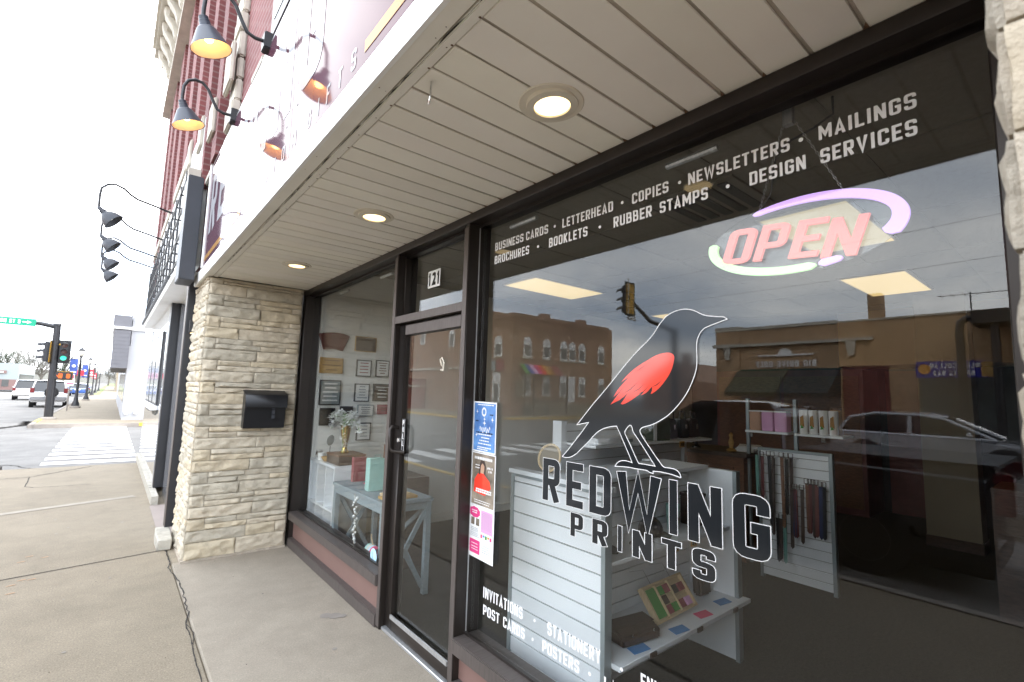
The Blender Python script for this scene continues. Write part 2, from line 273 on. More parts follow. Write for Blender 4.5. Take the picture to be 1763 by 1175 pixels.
# ------------------------------------------------------------------ mesh helpers
class MB:
    def __init__(s): s.v = []; s.f = []; s.c = []; s.cur = None
    def add(s, vs, fs):
        o = len(s.v); s.v += [tuple(v) for v in vs]
        for f in fs: s.f.append(tuple(o+i for i in f)); s.c.append(s.cur)
        return s
    def box(s, x0, x1, y0, y1, z0, z1):
        s.add([(x0,y0,z0),(x1,y0,z0),(x1,y1,z0),(x0,y1,z0),(x0,y0,z1),(x1,y0,z1),(x1,y1,z1),(x0,y1,z1)],
              [(0,3,2,1),(4,5,6,7),(0,1,5,4),(1,2,6,5),(2,3,7,6),(3,0,4,7)]); return s
    def obox(s, c, ux, uy, uz, a, b, h):      # oriented box: centre, three axes, full sizes
        c = Vector(c); X = Vector(ux).normalized()*a/2; Y = Vector(uy).normalized()*b/2; Z = Vector(uz).normalized()*h/2
        vs = [c+X*i+Y*j+Z*k for k in (-1,1) for i, j in ((-1,-1),(1,-1),(1,1),(-1,1))]
        s.add(vs, [(0,3,2,1),(4,5,6,7),(0,1,5,4),(1,2,6,5),(2,3,7,6),(3,0,4,7)]); return s
    def quad(s, a, b, c, d): s.add([a,b,c,d], [(0,1,2,3)]); return s
    def prism(s, pts, d):                     # planar polygon swept by vector d
        n = len(pts); d = Vector(d); a = [Vector(p) for p in pts]
        s.add(a+[p+d for p in a], [tuple(range(n-1,-1,-1)), tuple(range(n,2*n))]+[(i,(i+1)%n,(i+1)%n+n,i+n) for i in range(n)]); return s
    def tube(s, path, r, n=8, cap=True):
        P = [Vector(p) for p in path]; R = r if isinstance(r, (list, tuple)) else [r]*len(P); rings = []; up = None
        for i, p in enumerate(P):
            t = (P[min(i+1,len(P)-1)]-P[max(i-1,0)]).normalized()
            if up is None:
                up = Vector((0,0,1)) if abs(t.z) < 0.9 else Vector((1,0,0))
            a = t.cross(up).normalized(); b = a.cross(t).normalized(); up = b
            rings.append([p+(a*cos(2*pi*k/n)+b*sin(2*pi*k/n))*R[i] for k in range(n)])
        vs = [v for g in rings for v in g]; fs = []
        for i in range(len(P)-1):
            for k in range(n): fs.append((i*n+k, i*n+(k+1)%n, (i+1)*n+(k+1)%n, (i+1)*n+k))
        if cap: fs += [tuple(range(n-1,-1,-1)), tuple((len(P)-1)*n+k for k in range(n))]
        s.add(vs, fs); return s
    def lathe(s, prof, c, axis=(0,0,1), n=24):   # prof = [(r, h)]
        A = Vector(axis).normalized(); a = A.cross(Vector((1,0,0)) if abs(A.x) < 0.9 else Vector((0,1,0))).normalized(); b = A.cross(a); c = Vector(c)
        vs = [c+A*h+(a*cos(2*pi*k/n)+b*sin(2*pi*k/n))*r for r, h in prof for k in range(n)]
        s.add(vs, [(i*n+k, i*n+(k+1)%n, (i+1)*n+(k+1)%n, (i+1)*n+k) for i in range(len(prof)-1) for k in range(n)]); return s
    def disc(s, c, r, axis, n=24): return s.lathe([(0.0001,0),(r,0)], c, axis, n)
    def ball(s, c, r, n=12, m=8, sc=(1,1,1)):
        c = Vector(c); vs = [(c.x+r*sc[0]*sin(pi*j/m)*cos(2*pi*k/n), c.y+r*sc[1]*sin(pi*j/m)*sin(2*pi*k/n), c.z+r*sc[2]*cos(pi*j/m)) for j in range(m+1) for k in range(n)]
        s.add(vs, [(j*n+k, (j+1)*n+k, (j+1)*n+(k+1)%n, j*n+(k+1)%n) for j in range(m) for k in range(n)]); return s
    def build(s, name, m, parent=None, smooth=False, bevel=0.0, seg=2):
        me = bpy.data.meshes.new(name); off = Vector(parent.get('_o', (0,0,0))) if parent else Vector((0,0,0))
        me.from_pydata([tuple(Vector(v)-off) for v in s.v], [], s.f)
        if any(x is not None for x in s.c):
            ca = me.color_attributes.new('tint', 'FLOAT_COLOR', 'CORNER')
            for p, col in zip(me.polygons, s.c):
                for li in p.loop_indices: ca.data[li].color = (*(col or (1,1,1)), 1)
        me.materials.append(M[m] if isinstance(m, str) else m)
        if bevel or smooth:
            bm = bmesh.new(); bm.from_mesh(me)
            bmesh.ops.remove_doubles(bm, verts=bm.verts, dist=1e-5)
            if bevel:
                ed = [e for e in bm.edges if len(e.link_faces) == 2 and e.calc_face_angle(0) > 0.5]
                bmesh.ops.bevel(bm, geom=ed, offset=bevel, segments=seg, affect='EDGES', clamp_overlap=True)
            bm.to_mesh(me); bm.free()
        if smooth or bevel:
            me.polygons.foreach_set('use_smooth', [True]*len(me.polygons)); me.set_sharp_from_angle(angle=radians(38))
        o = bpy.data.objects.new(name, me); COL.objects.link(o)
        if parent: o.parent = parent; o['_o'] = tuple(off)
        return o

def put(o, label=None, cat=None, group=None, kind=None):
    if label: o['label'] = label
    if cat: o['category'] = cat
    if group: o['group'] = group
    if kind: o['kind'] = kind
    return o
def thing(name, label, cat, loc=(0,0,0), group=None):
    o = bpy.data.objects.new(name, None); COL.objects.link(o); o.location = loc; o['_o'] = tuple(loc); o.empty_display_size = 0.1
    return put(o, label, cat, group)
def structure(o): o['kind'] = 'structure'; return o
def copy_tree(o, parent=None):
    c = o.copy(); COL.objects.link(c)
    if parent: c.parent = parent
    for ch in list(o.children): copy_tree(ch, c)
    return c
def clone(src, loc, rz, label, group=None):
    c = copy_tree(src); c.location = loc; c.rotation_euler = (0,0,rz); c['label'] = label
    if group: c['group'] = group
    return c

# ------------------------------------------------------------------ lettering: squared stroke alphabet
WD = {'I':.2,'1':.3,'M':.66,'W':.74,'N':.52,' ':.3,'.':.16,'-':.3,'L':.42,'E':.44,'F':.43,'T':.46,'A':.54,'V':.54,'Y':.5,'J':.42,"'":.12,'$':.48}
def glyph(ch, w, t):
    l, r, b, tp, m, c, k = t/2, w-t/2, t/2, 1-t/2, .5, w/2, .2*w
    R = lambda *p: [(x, y, k) for x, y in p]
    G = {
    'A': [[(l,0),(c,1-t*.3),(r,0)], [(l+.16*w,.27),(r-.16*w,.27)]],
    'B': [[(l,0),(l,1)], [(l,tp)]+R((r-.03,tp),(r-.03,m))+[(l,m)], [(l,m)]+R((r,m),(r,b))+[(l,b)]],
    'C': [[(r,.68)]+R((r,tp),(l,tp),(l,b),(r,b))+[(r,.32)]],
    'D': [[(l,0),(l,1)], [(l,tp)]+R((r,tp),(r,b))+[(l,b)]],
    'E': [[(l,0),(l,1)], [(l,tp),(w,tp)], [(l,m),(w-.05,m)], [(l,b),(w,b)]],
    'F': [[(l,0),(l,1)], [(l,tp),(w,tp)], [(l,m),(w-.05,m)]],
    'G': [[(r,.70)]+R((r,tp),(l,tp),(l,b),(r,b))+[(r,m-.02),(c,m-.02)]],
    'H': [[(l,0),(l,1)], [(r,0),(r,1)], [(l,m),(r,m)]],
    'I': [[(c,0),(c,1)]], '1': [[(c,0),(c,1)], [(c,.97-t/2),(0,.80-t/2)]],
    'J': [[(r,1)]+R((r,b),(l,b))+[(l,.3)]],
    'K': [[(l,0),(l,1)], [(l+t*.2,.42),(w-t*.5,1)], [(l+t*.5,.55),(w-t*.5,0)]],
    'L': [[(l,0),(l,1)], [(l,b),(w,b)]],
    'M': [[(l,0),(l,1)], [(r,0),(r,1)], [(l,1-t*.35),(c,.32),(r,1-t*.35)]],
    'N': [[(l,0),(l,1)], [(r,0),(r,1)], [(l,1-t*.2),(r,t*.2)]],
    'O': [R((l,m),(l,tp),(r,tp),(r,b),(l,b),(l,m-.001))], '0': [R((l,m),(l,tp),(r,tp),(r,b),(l,b),(l,m-.001))],
    'P': [[(l,0),(l,1)], [(l,tp)]+R((r,tp),(r,m-.08))+[(l,m-.08)]],
    'R': [[(l,0),(l,1)], [(l,tp)]+R((r,tp),(r,m-.05))+[(l,m-.05)], [(c,m-.05),(r,0)]],
    'S': [[(r,.72)]+R((r,tp),(l,tp),(l,m),(r,m),(r,b),(l,b))+[(l,.28)]],
    'T': [[(0,tp),(w,tp)], [(c,0),(c,tp)]],
    'U': [[(l,1)]+R((l,b),(r,b))+[(r,1)]],
    'V': [[(l,1),(c,t*.3),(r,1)]],
    'W': [[(l*.9,1),(w*.29,t*.2),(c,.86),(w*.71,t*.2),(w-l*.9,1)]],
    'Y': [[(l,1),(c,.45),(r,1)], [(c,0),(c,.5)]],
    '2': [[(l,.75)]+R((l,tp),(r,tp),(r,.55))+[(l,b),(w,b)]],
    '3': [[(l,.75)]+R((l,tp),(r,tp),(r,m))+[(c,m)], [(c,m)]+R((r,m),(r,b),(l,b))+[(l,.25)]],
    '4': [[(r-.08,0),(r-.08,1),(l,.3),(w,.3)]],
    '5': [[(r,tp),(l,tp),(l,m+.04)]+R((r,m+.04),(r,b),(l,b))+[(l,.24)]],
    '8': [R((l,.7),(l,tp),(r,tp),(r,b),(l,b),(l,.699)), [(l,m),(r,m)]],
    '9': [[(r,m-.05),(l,m-.05)]+R((l,tp),(r,tp),(r,b))+[(l,b)]],
    '.': [[(c,.42),(c,.42+w)]], '-': [[(0,m),(w,m)]], "'": [[(c,.7),(c,1)]],
    '$': [[(r,.72)]+R((r,tp-.05),(l,tp-.05),(l,m),(r,m),(r,b+.05),(l,b+.05))+[(l,.28)], [(c,0),(c,1)]],
    ' ': []}
    return G.get(ch, [])
def soften(path, n=4):
    o = []
    for i, p in enumerate(path):
        if len(p) == 2 or p[2] == 0 or i in (0, len(path)-1): o.append(Vector(p[:2])); continue
        P = Vector(p[:2]); A = Vector(path[i-1][:2]); B = Vector(path[i+1][:2]); da, db = A-P, B-P
        k = min(p[2], da.length*.49, db.length*.49); a = P+da.normalized()*k; b = P+db.normalized()*k
        for j in range(n+1):
            u = j/n; o.append(a*(1-u)**2+P*2*u*(1-u)+b*u*u)
    return o
def ribbon(path, t, ext=0.0):               # left and right rails of a stroked path
    P = [p for i, p in enumerate(path) if i == 0 or (p-path[i-1]).length > 1e-6]
    if len(P) < 2: return []
    if ext: P = [P[0]+(P[0]-P[1]).normalized()*ext]+P[1:-1]+[P[-1]+(P[-1]-P[-2]).normalized()*ext]
    L = []
    for i, p in enumerate(P):
        d1 = (p-P[i-1]).normalized() if i else (P[1]-p).normalized(); d2 = (P[i+1]-p).normalized() if i < len(P)-1 else d1
        n1 = Vector((-d1.y, d1.x)); n2 = Vector((-d2.y, d2.x)); nn = n1+n2
        if nn.length < 1e-3: nn = n1
        nn.normalize(); k = t/2/max(0.38, nn.dot(n1)); L.append((p+nn*k, p-nn*k))
    return L
def write(mb, txt, o, ux, uy, n, H, W=None, t=.17, gap=.13, ext=0.0, depth=0.0, lift=0.0, stroke_lift=6e-5):
    """lay txt from point o along ux (width W if given), cap height H along uy, facing n"""
    o, ux, uy, n = Vector(o), Vector(ux), Vector(uy), Vector(n)
    ws = [WD.get(ch, .5) for ch in txt]; tot = sum(ws)+gap*(len(txt)-1); sx = (W/(tot*H)) if W else 1.0
    x = 0.0; q = 0
    for ch, cw in zip(txt, ws):
        for st in glyph(ch, cw, t):
            rails = ribbon(soften(st), t+2*ext, ext)
            z = n*(lift+q*stroke_lift); q = (q+1) % 5
            def P(v): return o+ux*((x+v.x)*H*sx)+uy*(v.y*H)+z
            for (a, b), (c2, d) in zip(rails, rails[1:]):
                if depth: mb.prism([P(b), P(d), P(c2), P(a)], n*depth)
                else: mb.quad(P(b), P(d), P(c2), P(a))
        x += cw+gap
    return mb
def poly_fill(mb, loops, fn):               # loops of 2-D points (first outer, rest holes) -> triangles through fn
    loops = [[Vector((*p, 0)) for p in l] for l in loops]
    fl = [p for l in loops for p in l]
    mb.add([fn(p.x, p.y) for p in fl], [tuple(t) for t in geometry.tessellate_polygon(loops)]); return mb
def poly_edge(mb, loop, fn, wdt):           # white contour round a closed loop
    P = [Vector(p) for p in loop]; n = len(P); r = []
    for i in range(n):
        d1 = (P[i]-P[i-1]).normalized(); d2 = (P[(i+1)%n]-P[i]).normalized(); n1 = Vector((-d1.y, d1.x)); n2 = Vector((-d2.y, d2.x)); nn = (n1+n2)
        if nn.length < 1e-3: nn = n1
        nn.normalize(); k = wdt/2/max(.45, nn.dot(n1)); r.append((P[i]+nn*k, P[i]-nn*k))
    for i in range(n):
        a, b = r[i]; c2, d = r[(i+1) % n]; mb.add([fn(*a), fn(*b), fn(*d), fn(*c2)], [(0,1,2,3)])
    return mb
def smooth_loop(pts, n=3):                  # Catmull-Rom through closed loop, corners flagged with a third value kept sharp
    o = []; N_ = len(pts)
    for i in range(N_):
        p0, p1, p2, p3 = pts[i-1], pts[i], pts[(i+1)%N_], pts[(i+2)%N_]
        a = Vector(p1[:2]); b = Vector(p2[:2])
        ta = (b-Vector(p0[:2]))*.5 if len(p1) == 2 else (b-a)
        tb = (Vector(p3[:2])-a)*.5 if len(p2) == 2 else (b-a)
        for j in range(n):
            u = j/n; h = (2*u**3-3*u*u+1, u**3-2*u*u+u, -2*u**3+3*u*u, u**3-u*u)
            o.append(tuple(a*h[0]+ta*h[1]+b*h[2]+tb*h[3]))
    return o

# outline of the window emblem on the glass plane (metres along the street, metres up)
BIRD=[(0.8077,1.877,1),(0.819,1.8858),(0.8398,1.8894),(0.8633,1.8933),(0.8874,1.8991),(0.9045,1.9066),(0.9219,1.917),(0.9421,1.9255),(0.968,1.931),(0.9946,1.9302),(1.019,1.9246),(1.0384,1.9163),(1.0553,1.9046),(1.0696,1.891),(1.084,1.8747),(1.0957,1.858),(1.1103,1.8414),(1.1281,1.8248),(1.1492,1.8082),(1.1798,1.784),(1.2111,1.7567),(1.2431,1.7261),(1.2757,1.6933),(1.3159,1.6533),(1.3571,1.6138),(1.3994,1.5744),(1.4429,1.5311),(1.4801,1.4927),(1.5028,1.4698,1),(1.4334,1.4852,1),(1.4711,1.4426),(1.5097,1.4019),(1.5493,1.3602),(1.5899,1.3217,1),(1.5648,1.3187),(1.5323,1.3272),(1.5007,1.3452),(1.4699,1.3713),(1.4321,1.4033),(1.4027,1.4311),(1.3736,1.4529),(1.3451,1.466),(1.3136,1.4748),(1.2815,1.4797,1),(1.2625,1.4481),(1.2426,1.413),(1.223,1.3785),(1.2038,1.3422,1),(1.2358,1.3459),(1.262,1.3412),(1.2786,1.3302),(1.2885,1.3168,1),(1.2619,1.3192),(1.2228,1.3218),(1.1912,1.3208),(1.1604,1.321),(1.1363,1.3208),(1.1214,1.3154),(1.1068,1.3135,1),(1.1068,1.3223,1),(1.078,1.3239),(1.0498,1.323),(1.0224,1.3207),(0.9904,1.3151,1),(0.9929,1.3264),(1.0034,1.3375),(1.0168,1.3423),(1.0386,1.3437),(1.0609,1.3441),(1.0778,1.3603),(1.1007,1.3845),(1.1301,1.4187),(1.1542,1.4467),(1.1664,1.4661),(1.1621,1.4777),(1.148,1.4853),(1.1087,1.4976),(1.0689,1.518),(1.0358,1.5404),(1.0087,1.5653),(0.9822,1.5944),(0.9586,1.6276),(0.943,1.6579),(0.93,1.6902),(0.9231,1.7179),(0.9217,1.7503),(0.9222,1.7829),(0.9209,1.8062),(0.9157,1.8222),(0.9055,1.8401),(0.8906,1.8528),(0.8687,1.8602),(0.8449,1.8671),(0.8238,1.8728)]
BIRD_HOLE=[(1.2395,1.4552),(1.233,1.4704),(1.2201,1.4844),(1.2117,1.4876),(1.2053,1.4813),(1.1977,1.4611),(1.1726,1.4324),(1.1421,1.3964),(1.1183,1.3667),(1.098,1.3421,1),(1.1362,1.3431),(1.1726,1.343,1),(1.1881,1.367),(1.2071,1.4009),(1.2264,1.4327)]
BIRD_WING=[(1.0135,1.7492),(1.0161,1.7614),(1.0258,1.7691),(1.045,1.7719),(1.0731,1.7688),(1.1019,1.76),(1.1313,1.746),(1.1614,1.7317),(1.1922,1.7145),(1.2205,1.6942),(1.2397,1.6786),(1.2591,1.6587,1),(1.2396,1.6708),(1.2217,1.6795,1),(1.2493,1.655),(1.2786,1.6258),(1.2985,1.5978,1),(1.2753,1.6142),(1.2492,1.6366),(1.2299,1.6524,1),(1.2492,1.6356),(1.2752,1.6089),(1.3138,1.5664,1),(1.2883,1.5779),(1.2672,1.5864,1),(1.2426,1.6027),(1.2266,1.615,1),(1.2425,1.5923),(1.2606,1.5714,1),(1.2489,1.5702),(1.2233,1.5799),(1.1859,1.6014),(1.1464,1.6275,1),(1.1524,1.6173),(1.1627,1.608,1),(1.1375,1.6185),(1.1104,1.6428,1),(1.1111,1.6279),(1.1169,1.6139,1),(1.1024,1.6206),(1.0795,1.6371),(1.0569,1.6602),(1.0346,1.6892),(1.0208,1.718)]
BIRD_SLITS=[[(1.2543,1.6082),(1.2108,1.6344),(1.1724,1.6643),(1.2096,1.6313)],[(1.2108,1.6142),(1.1736,1.6332),(1.1422,1.6557),(1.1724,1.6307)],[(1.181,1.6107),(1.1524,1.6233),(1.1227,1.6447),(1.1506,1.6214)],[(1.1922,1.6974),(1.1614,1.7163),(1.1254,1.7377),(1.1602,1.7148)],[(1.1128,1.6408),(1.0897,1.6513),(1.0652,1.6685),(1.0874,1.6489)]]

# ------------------------------------------------------------------ setting: road, pavements, markings
XG = 1.622            # outer face of the shop glass
road = structure(MB().quad((-900,-500,-.14),(900,-500,-.14),(900,1500,-.14),(-900,1500,-.14)).build('road', 'asphalt'))
def slab(name, pts, m, top=0.0, h=.6): return structure(MB().prism([(x, y, top-h) for x, y in pts], (0,0,h)).build(name, m, bevel=.012, seg=1))
walk = slab('sidewalk', [(-2.05,-40),(.56,-40),(.56,12.5),(-2.05,12.5)], 'walk')
slab('sidewalk', [(.56,5.25),(1.5,5.25),(1.5,13.0),(.56,13.0)], 'walk', -.003)
structure(MB().prism([(-2.05,12.5,-.7),(-2.05,12.5,0),(-2.05,13.5,-.137),(-2.05,13.5,-.7)], (2.61,0,0)).build('sidewalk_ramp', 'walk'))
slab('entry_pavement', [(.56,-3),(1.72,-3),(1.72,5.42),(.56,5.42)], 'apron', .001)
slab('sidewalk', [(-2.05,24.9),(40,24.9),(40,240),(-2.05,240)], 'walk')
slab('sidewalk', [(-40,-40),(-14.9,-40),(-14.9,12.8),(-40,12.8)], 'walk')
slab('sidewalk', [(-60,25.1),(-14.9,25.1),(-14.9,140),(-60,140)], 'walk')
for x0, x1, y0, y1 in ((-2.2,-2.05,-40,13.3),(-2.2,-2.05,24.75,240),(-14.9,-14.75,-40,12.8),(-14.9,-14.75,25.1,140),(-2.05,40,24.75,24.9),(-60,-14.9,24.95,25.1),(-40,-14.9,12.8,12.95)):
    structure(MB().box(x0,x1,y0,y1,-.5,.004).build('kerb', 'kerb', bevel=.02))
for x0, x1, y0, y1 in ((-2.206,-2.04,26.2,29.5),(-24,-15,24.94,25.104),(-14.906,-14.744,27,38),(-2.206,-2.045,6.5,12.3),(1.0,4,24.744,24.904)):
    MB().box(x0,x1,y0,y1,-.13,.012).build('yellow_kerb_paint', 'roadyellow', road, bevel=.015)
structure(MB().box(-2.05,-1.0,80,230,-.2,.02).build('grass_verge', 'grass'))
structure(MB().box(-70,-15,110,900,-.3,.03).build('grass_verge', 'grass'))
structure(MB().box(-2.2,60,240,900,-.3,.02).build('grass_verge', 'grass'))
zm = -.134
mb = MB()
for k in range(13):
    y = 13.95+k*.88
    mb.quad((-.98,y,zm),(.62,y-.02,zm),(.62,y+.44,zm),(-.98,y+.46,zm))
mb.build('crosswalk_marking', 'roadwhite', road)
mb = MB()
for k in range(12):
    x = -14.0+k*1.0; mb.quad((x,10.8,zm),(x+.5,10.8,zm),(x+.5,13.0,zm),(x,13.0,zm))
mb.quad((-14.5,9.3,zm),(-8.6,9.3,zm),(-8.6,9.75,zm),(-14.5,9.75,zm))
mb.build('crosswalk_marking', 'roadwhite', road)
mb = MB()
for x in (-8.75,-8.45): mb.quad((x,-60,zm),(x+.1,-60,zm),(x+.1,8.8,zm),(x,8.8,zm)); mb.quad((x,29,zm),(x+.1,29,zm),(x+.1,400,zm),(x,400,zm))
mb.build('centre_line_marking', 'roadyellow', road)
mb = MB()
for y in (-5,0.2,5.6): mb.quad((-4.6,y,zm),(-2.3,y,zm),(-2.3,y+.1,zm),(-4.6,y+.1,zm))
mb.build('parking_line_marking', 'roadwhite', road)
def strip(name, pts, wdt, m, z=.004, jag=0.0):
    mb = MB(); P = []
    for (a, b) in zip(pts, pts[1:]):
        a, b = Vector(a), Vector(b); n = max(1, int((b-a).length/.05)) if jag else 1
        for i in range(n): P.append(a.lerp(b, i/n)+(Vector((random.uniform(-jag,jag), random.uniform(-jag,jag))) if jag and (i or P) else Vector((0,0))))
    P.append(Vector(pts[-1]))
    for i in range(len(P)-1):
        d = (P[i+1]-P[i]).normalized(); nn = Vector((-d.y, d.x))
        w0 = wdt*(.5+random.random() if jag else 1)/2; w1 = wdt*(.5+random.random() if jag else 1)/2
        mb.quad((*(P[i]+nn*w0), z), (*(P[i+1]+nn*w1), z), (*(P[i+1]-nn*w1), z), (*(P[i]-nn*w0), z))
    return mb.build(name, m, road if z < 0 else walk)
strip('pavement_crack', [(.545,5.9),(.558,5.52),(.533,5.3),(.558,5.05),(.574,4.74),(.568,4.44),(.564,4.15),(.532,4.01)], .008, 'joint', .004, .008)
strip('pavement_crack', [(.532,4.01),(.539,3.82),(.531,3.69)], .006, 'joint', .0042, .006)
strip('pavement_crack', [(.531,3.69),(.525,3.45),(.524,3.2),(.53,2.6),(.55,1.2),(.54,-2)], .007, 'joint', .004, .0022)
strip('pavement_crack', [(.535,4.0),(.552,3.9),(.556,3.78),(.535,3.68)], .005, 'joint', .004, .006)
strip('pavement_joint', [(-2.05,5.44),(-.54,5.70),(.48,5.87),(.56,5.885)], .014, 'joint', .0035, .0)
strip('pavement_joint', [(-2.05,11.25),(-1.2,11.35),(-.9,11.4),(-.15,12.3)], .02, 'joint', .0035, .004)
strip('pavement_joint', [(-.9,11.4),(-.86,10.4),(-.75,10.25),(-.1,10.2)], .012, 'joint', .0035, .004)
strip('pavement_patch', [(-2.05,8.02),(-.88,8.42),(-.38,8.6),(.40,8.86)], .13, 'patch', .0036)
mb = MB()
for i, (x, y) in enumerate([(-.49,5.5),(-.44,5.6),(-.38,5.58),(-.5,6.15),(-.46,6.3),(-.35,6.2),(-.47,5.3)]):
    mb.quad((x,y,.0038),(x+.05,y+.012,.0038),(x+.055,y+.026,.0038),(x+.008,y+.012,.0038))
mb.build('utility_paint_marks', 'orange_mark', walk)
mb = MB()
for k_, (x, y, s) in enumerate(((1.32,3.6,.04),(1.37,3.56,.045),(1.41,3.53,.03))): mb.lathe([(.0001,0),(s,0)], (x,y,.003+.0006*k_), (0,0,1), 14)
mb.build('damp_stain', 'stain', walk)
mb = MB()
for i in range(20):
    x, y = random.uniform(-.5,1.4), random.uniform(2.2,5.6); a = random.uniform(0,3); s = random.uniform(.002,.006)
    mb.prism([(x,y,.001),(x+s*cos(a),y+s*sin(a),.001),(x+s*.5*cos(a+1.2),y+s*.5*sin(a+1.2),.001)], (0,0,.004))
put(mb.build('litter_grit', 'joint'), kind='stuff')
strip('road_crack', [(-6,13.9),(-3.2,15.2),(-1.4,14.2),(-1.1,13.6)], .03, 'joint', -.135, .03)
strip('road_crack', [(-8,20),(-4.2,21.5),(-2.2,23.8),(-1.8,24.7)], .03, 'joint', -.135, .04)
strip('road_crack', [(-12,15.5),(-5,16.8),(-2.2,18.9)], .03, 'joint', -.135, .04)
strip('road_tar_patch', [(-3.1,24.6),(-2.4,26.5),(-2.6,29)], .35, 'joint', -.1345, .05)
mb = MB()
for i in range(34):
    x, y = random.uniform(-1.6,1.4), random.uniform(1.6,10.5); s_ = random.uniform(.006,.016); n_ = 9; r_ = [s_*random.uniform(.75,1.2) for _ in range(n_)]
    mb.add([(x+r_[k]*cos(2*pi*k/n_), y+r_[k]*sin(2*pi*k/n_), .0031+.00002*i) for k in range(n_)], [tuple(range(n_))])
put(mb.build('gum_spots', 'stain', walk), kind='stuff')
t = thing('storm_drain', 'black iron storm drain grate at the kerb corner by the crosswalk', 'drain', (-1.75,12.85,-.05))
MB().box(-2.0,-1.42,12.62,13.1,-.12,-.005).build('drain_frame', 'joint', t)
mb = MB()
for k in range(6): mb.box(-1.96+k*.09,-1.92+k*.09,12.66,13.06,-.005,.006)
mb.build('grate', 'kerb', t)

# ------------------------------------------------------------------ split-stone facing
from mathutils import noise
TINTS = [(1,.98,.94),(.91,.92,.92),(.98,.97,.95),(1.03,.99,.90),(.95,.95,.94),(.86,.87,.87),(1.04,1.02,.99),(1.0,.96,.88)]
def stone(mb, o, u, n, w, h, dep, seed, amp=.8):
    o, u, n = Vector(o), Vector(u), Vector(n); nx = max(4, int(w/.016)); nz = max(4, int(h/.014)); off = Vector((seed*3.7, seed*1.3, seed*.77))
    vs = []
    for j in range(nz+1):
        for i in range(nx+1):
            a, b = i/nx, j/nz; edge = min(a*w, (1-a)*w, b*h, (1-b)*h)
            p = Vector((a*w*11, b*h*17, 0))+off
            d = dep*(.52+.48*min(1, edge/.007)**.5) + amp*(.020*noise.noise(p)*min(1, edge/.008) + .008*noise.noise(p*2.7) + .012*abs(noise.noise(p*.8+Vector((0,0,5)))))
            q = o+u*(a*w)+Vector((0,0,b*h))+n*max(.004,d); vs.append(q+u*(.003*noise.noise(p*2)))
    W = nx+1; fs = [(j*W+i, j*W+i+1, (j+1)*W+i+1, (j+1)*W+i) for j in range(nz) for i in range(nx)]
    rim = [i for i in range(W)]+[j*W+nx for j in range(1,nz+1)]+[nz*W+i for i in range(nx-1,-1,-1)]+[j*W for j in range(nz-1,0,-1)]
    m0 = len(vs); vs += [o+u*(((k % W)/nx)*w)+Vector((0,0,((k//W)/nz)*h)) for k in rim]
    L = len(rim); fs += [(rim[k], m0+k, m0+(k+1) % L, rim[(k+1) % L]) for k in range(L)]
    tn = TINTS[int(seed*7.3) % len(TINTS)]; s = 1+.10*noise.noise(off); mb.cur = tuple(x*s for x in tn); mb.add(vs, fs); mb.cur = None
def stone_face(mb, o, u, n, W, H, seed, amp=.9, dep=.016):
    o = Vector(o); u = Vector(u); z = .015; k = seed*10; rnd = random.Random(seed); g = .0055
    def row(x0, h, lens):
        nonlocal k
        x = x0
        while x < W-.02:
            w = min(rnd.uniform(*lens), W-x)
            if W-x-w < .09: w = W-x
            k += 1; stone(mb, o+u*x+Vector((0,0,z)), u, n, w-g, h-g, dep*rnd.uniform(.85,1.2), k*.37, amp); x += w
    row(0, .15, (.35,.6)); z += .15; big = True
    while z < H-.02:
        h = min(.105, H-z)
        if big: row(0, h, (.26,.62)); z += h
        else:
            k += 1; cw = rnd.uniform(.09,.14); stone(mb, o+Vector((0,0,z)), u, n, cw-g, h-g, dep*1.1, k*.37+2, amp)
            row(cw, h/2, (.22,.5)); z += h/2; row(cw, h/2, (.22,.5)); z += h/2
        big = not big
shop = thing('shop_building', 'ground-floor shop with cream soffit, bronze storefront and stone piers under a red brick upper wall', 'building', (1.2,2.6,0))
H0 = 2.64
mb = MB()
stone_face(mb, (.645,5.375,.0), (1,0,0), (0,-1,0), .85, H0, 3)
stone_face(mb, (.645,6.24,.0), (0,-1,0), (-1,0,0), .865, H0, 5)
mb.build('stone_pier', 'stone', shop, smooth=True)
mb = MB(); mb.box(.647,1.5,5.377,6.24,.0,H0-.002).build('pier_core', 'mortar', shop)
MB().box(.62,1.5,5.350,6.24,-.01,.02).build('pier_footing', 'mortar', shop)
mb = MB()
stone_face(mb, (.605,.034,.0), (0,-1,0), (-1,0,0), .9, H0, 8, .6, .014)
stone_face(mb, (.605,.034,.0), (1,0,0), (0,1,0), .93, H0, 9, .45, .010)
mb.build('stone_pier', 'stone_shaded', shop, smooth=True)
MB().box(.607,1.55,-.9,.032,0,H0-.002).build('pier_core', 'mortar', shop)

# soffit of boards, trim board, drip edge
mb = MB(); y = -1.02
ys = [.9+.137*k for k in range(-15, 34)]
for a, b in zip(ys, ys[1:]):
    if b > 5.36: b = 5.36
    if a >= 5.34: break
    k_ = random.uniform(.93,1.02); mb.cur = (k_, k_*random.uniform(.985,1), k_*random.uniform(.96,1)); dz_ = random.uniform(0,.0018); e0, e1 = random.uniform(.004,.0065), random.uniform(.004,.0065)
    mb.box(.709+random.uniform(-.001,.002),1.538,a+e0,b-e1,H0+dz_,H0+.0072); mb.cur = None
mb.build('soffit', 'soffit', shop, bevel=.003, seg=1)
MB().box(.665,1.60,-1.2,6.24,H0+.0075,H0+.05).build('soffit_backing', 'soffit_gap', shop)
MB().box(.667,.706,-1.2,6.24,H0-.004,H0+.03).build('soffit_moulding', 'soffit_trim', shop, bevel=.006)
MB().box(.604,.6605,-1.2,6.1,H0-.001,H0+.04).build('fascia_soffit', 'soffit_trim', shop, bevel=.003)
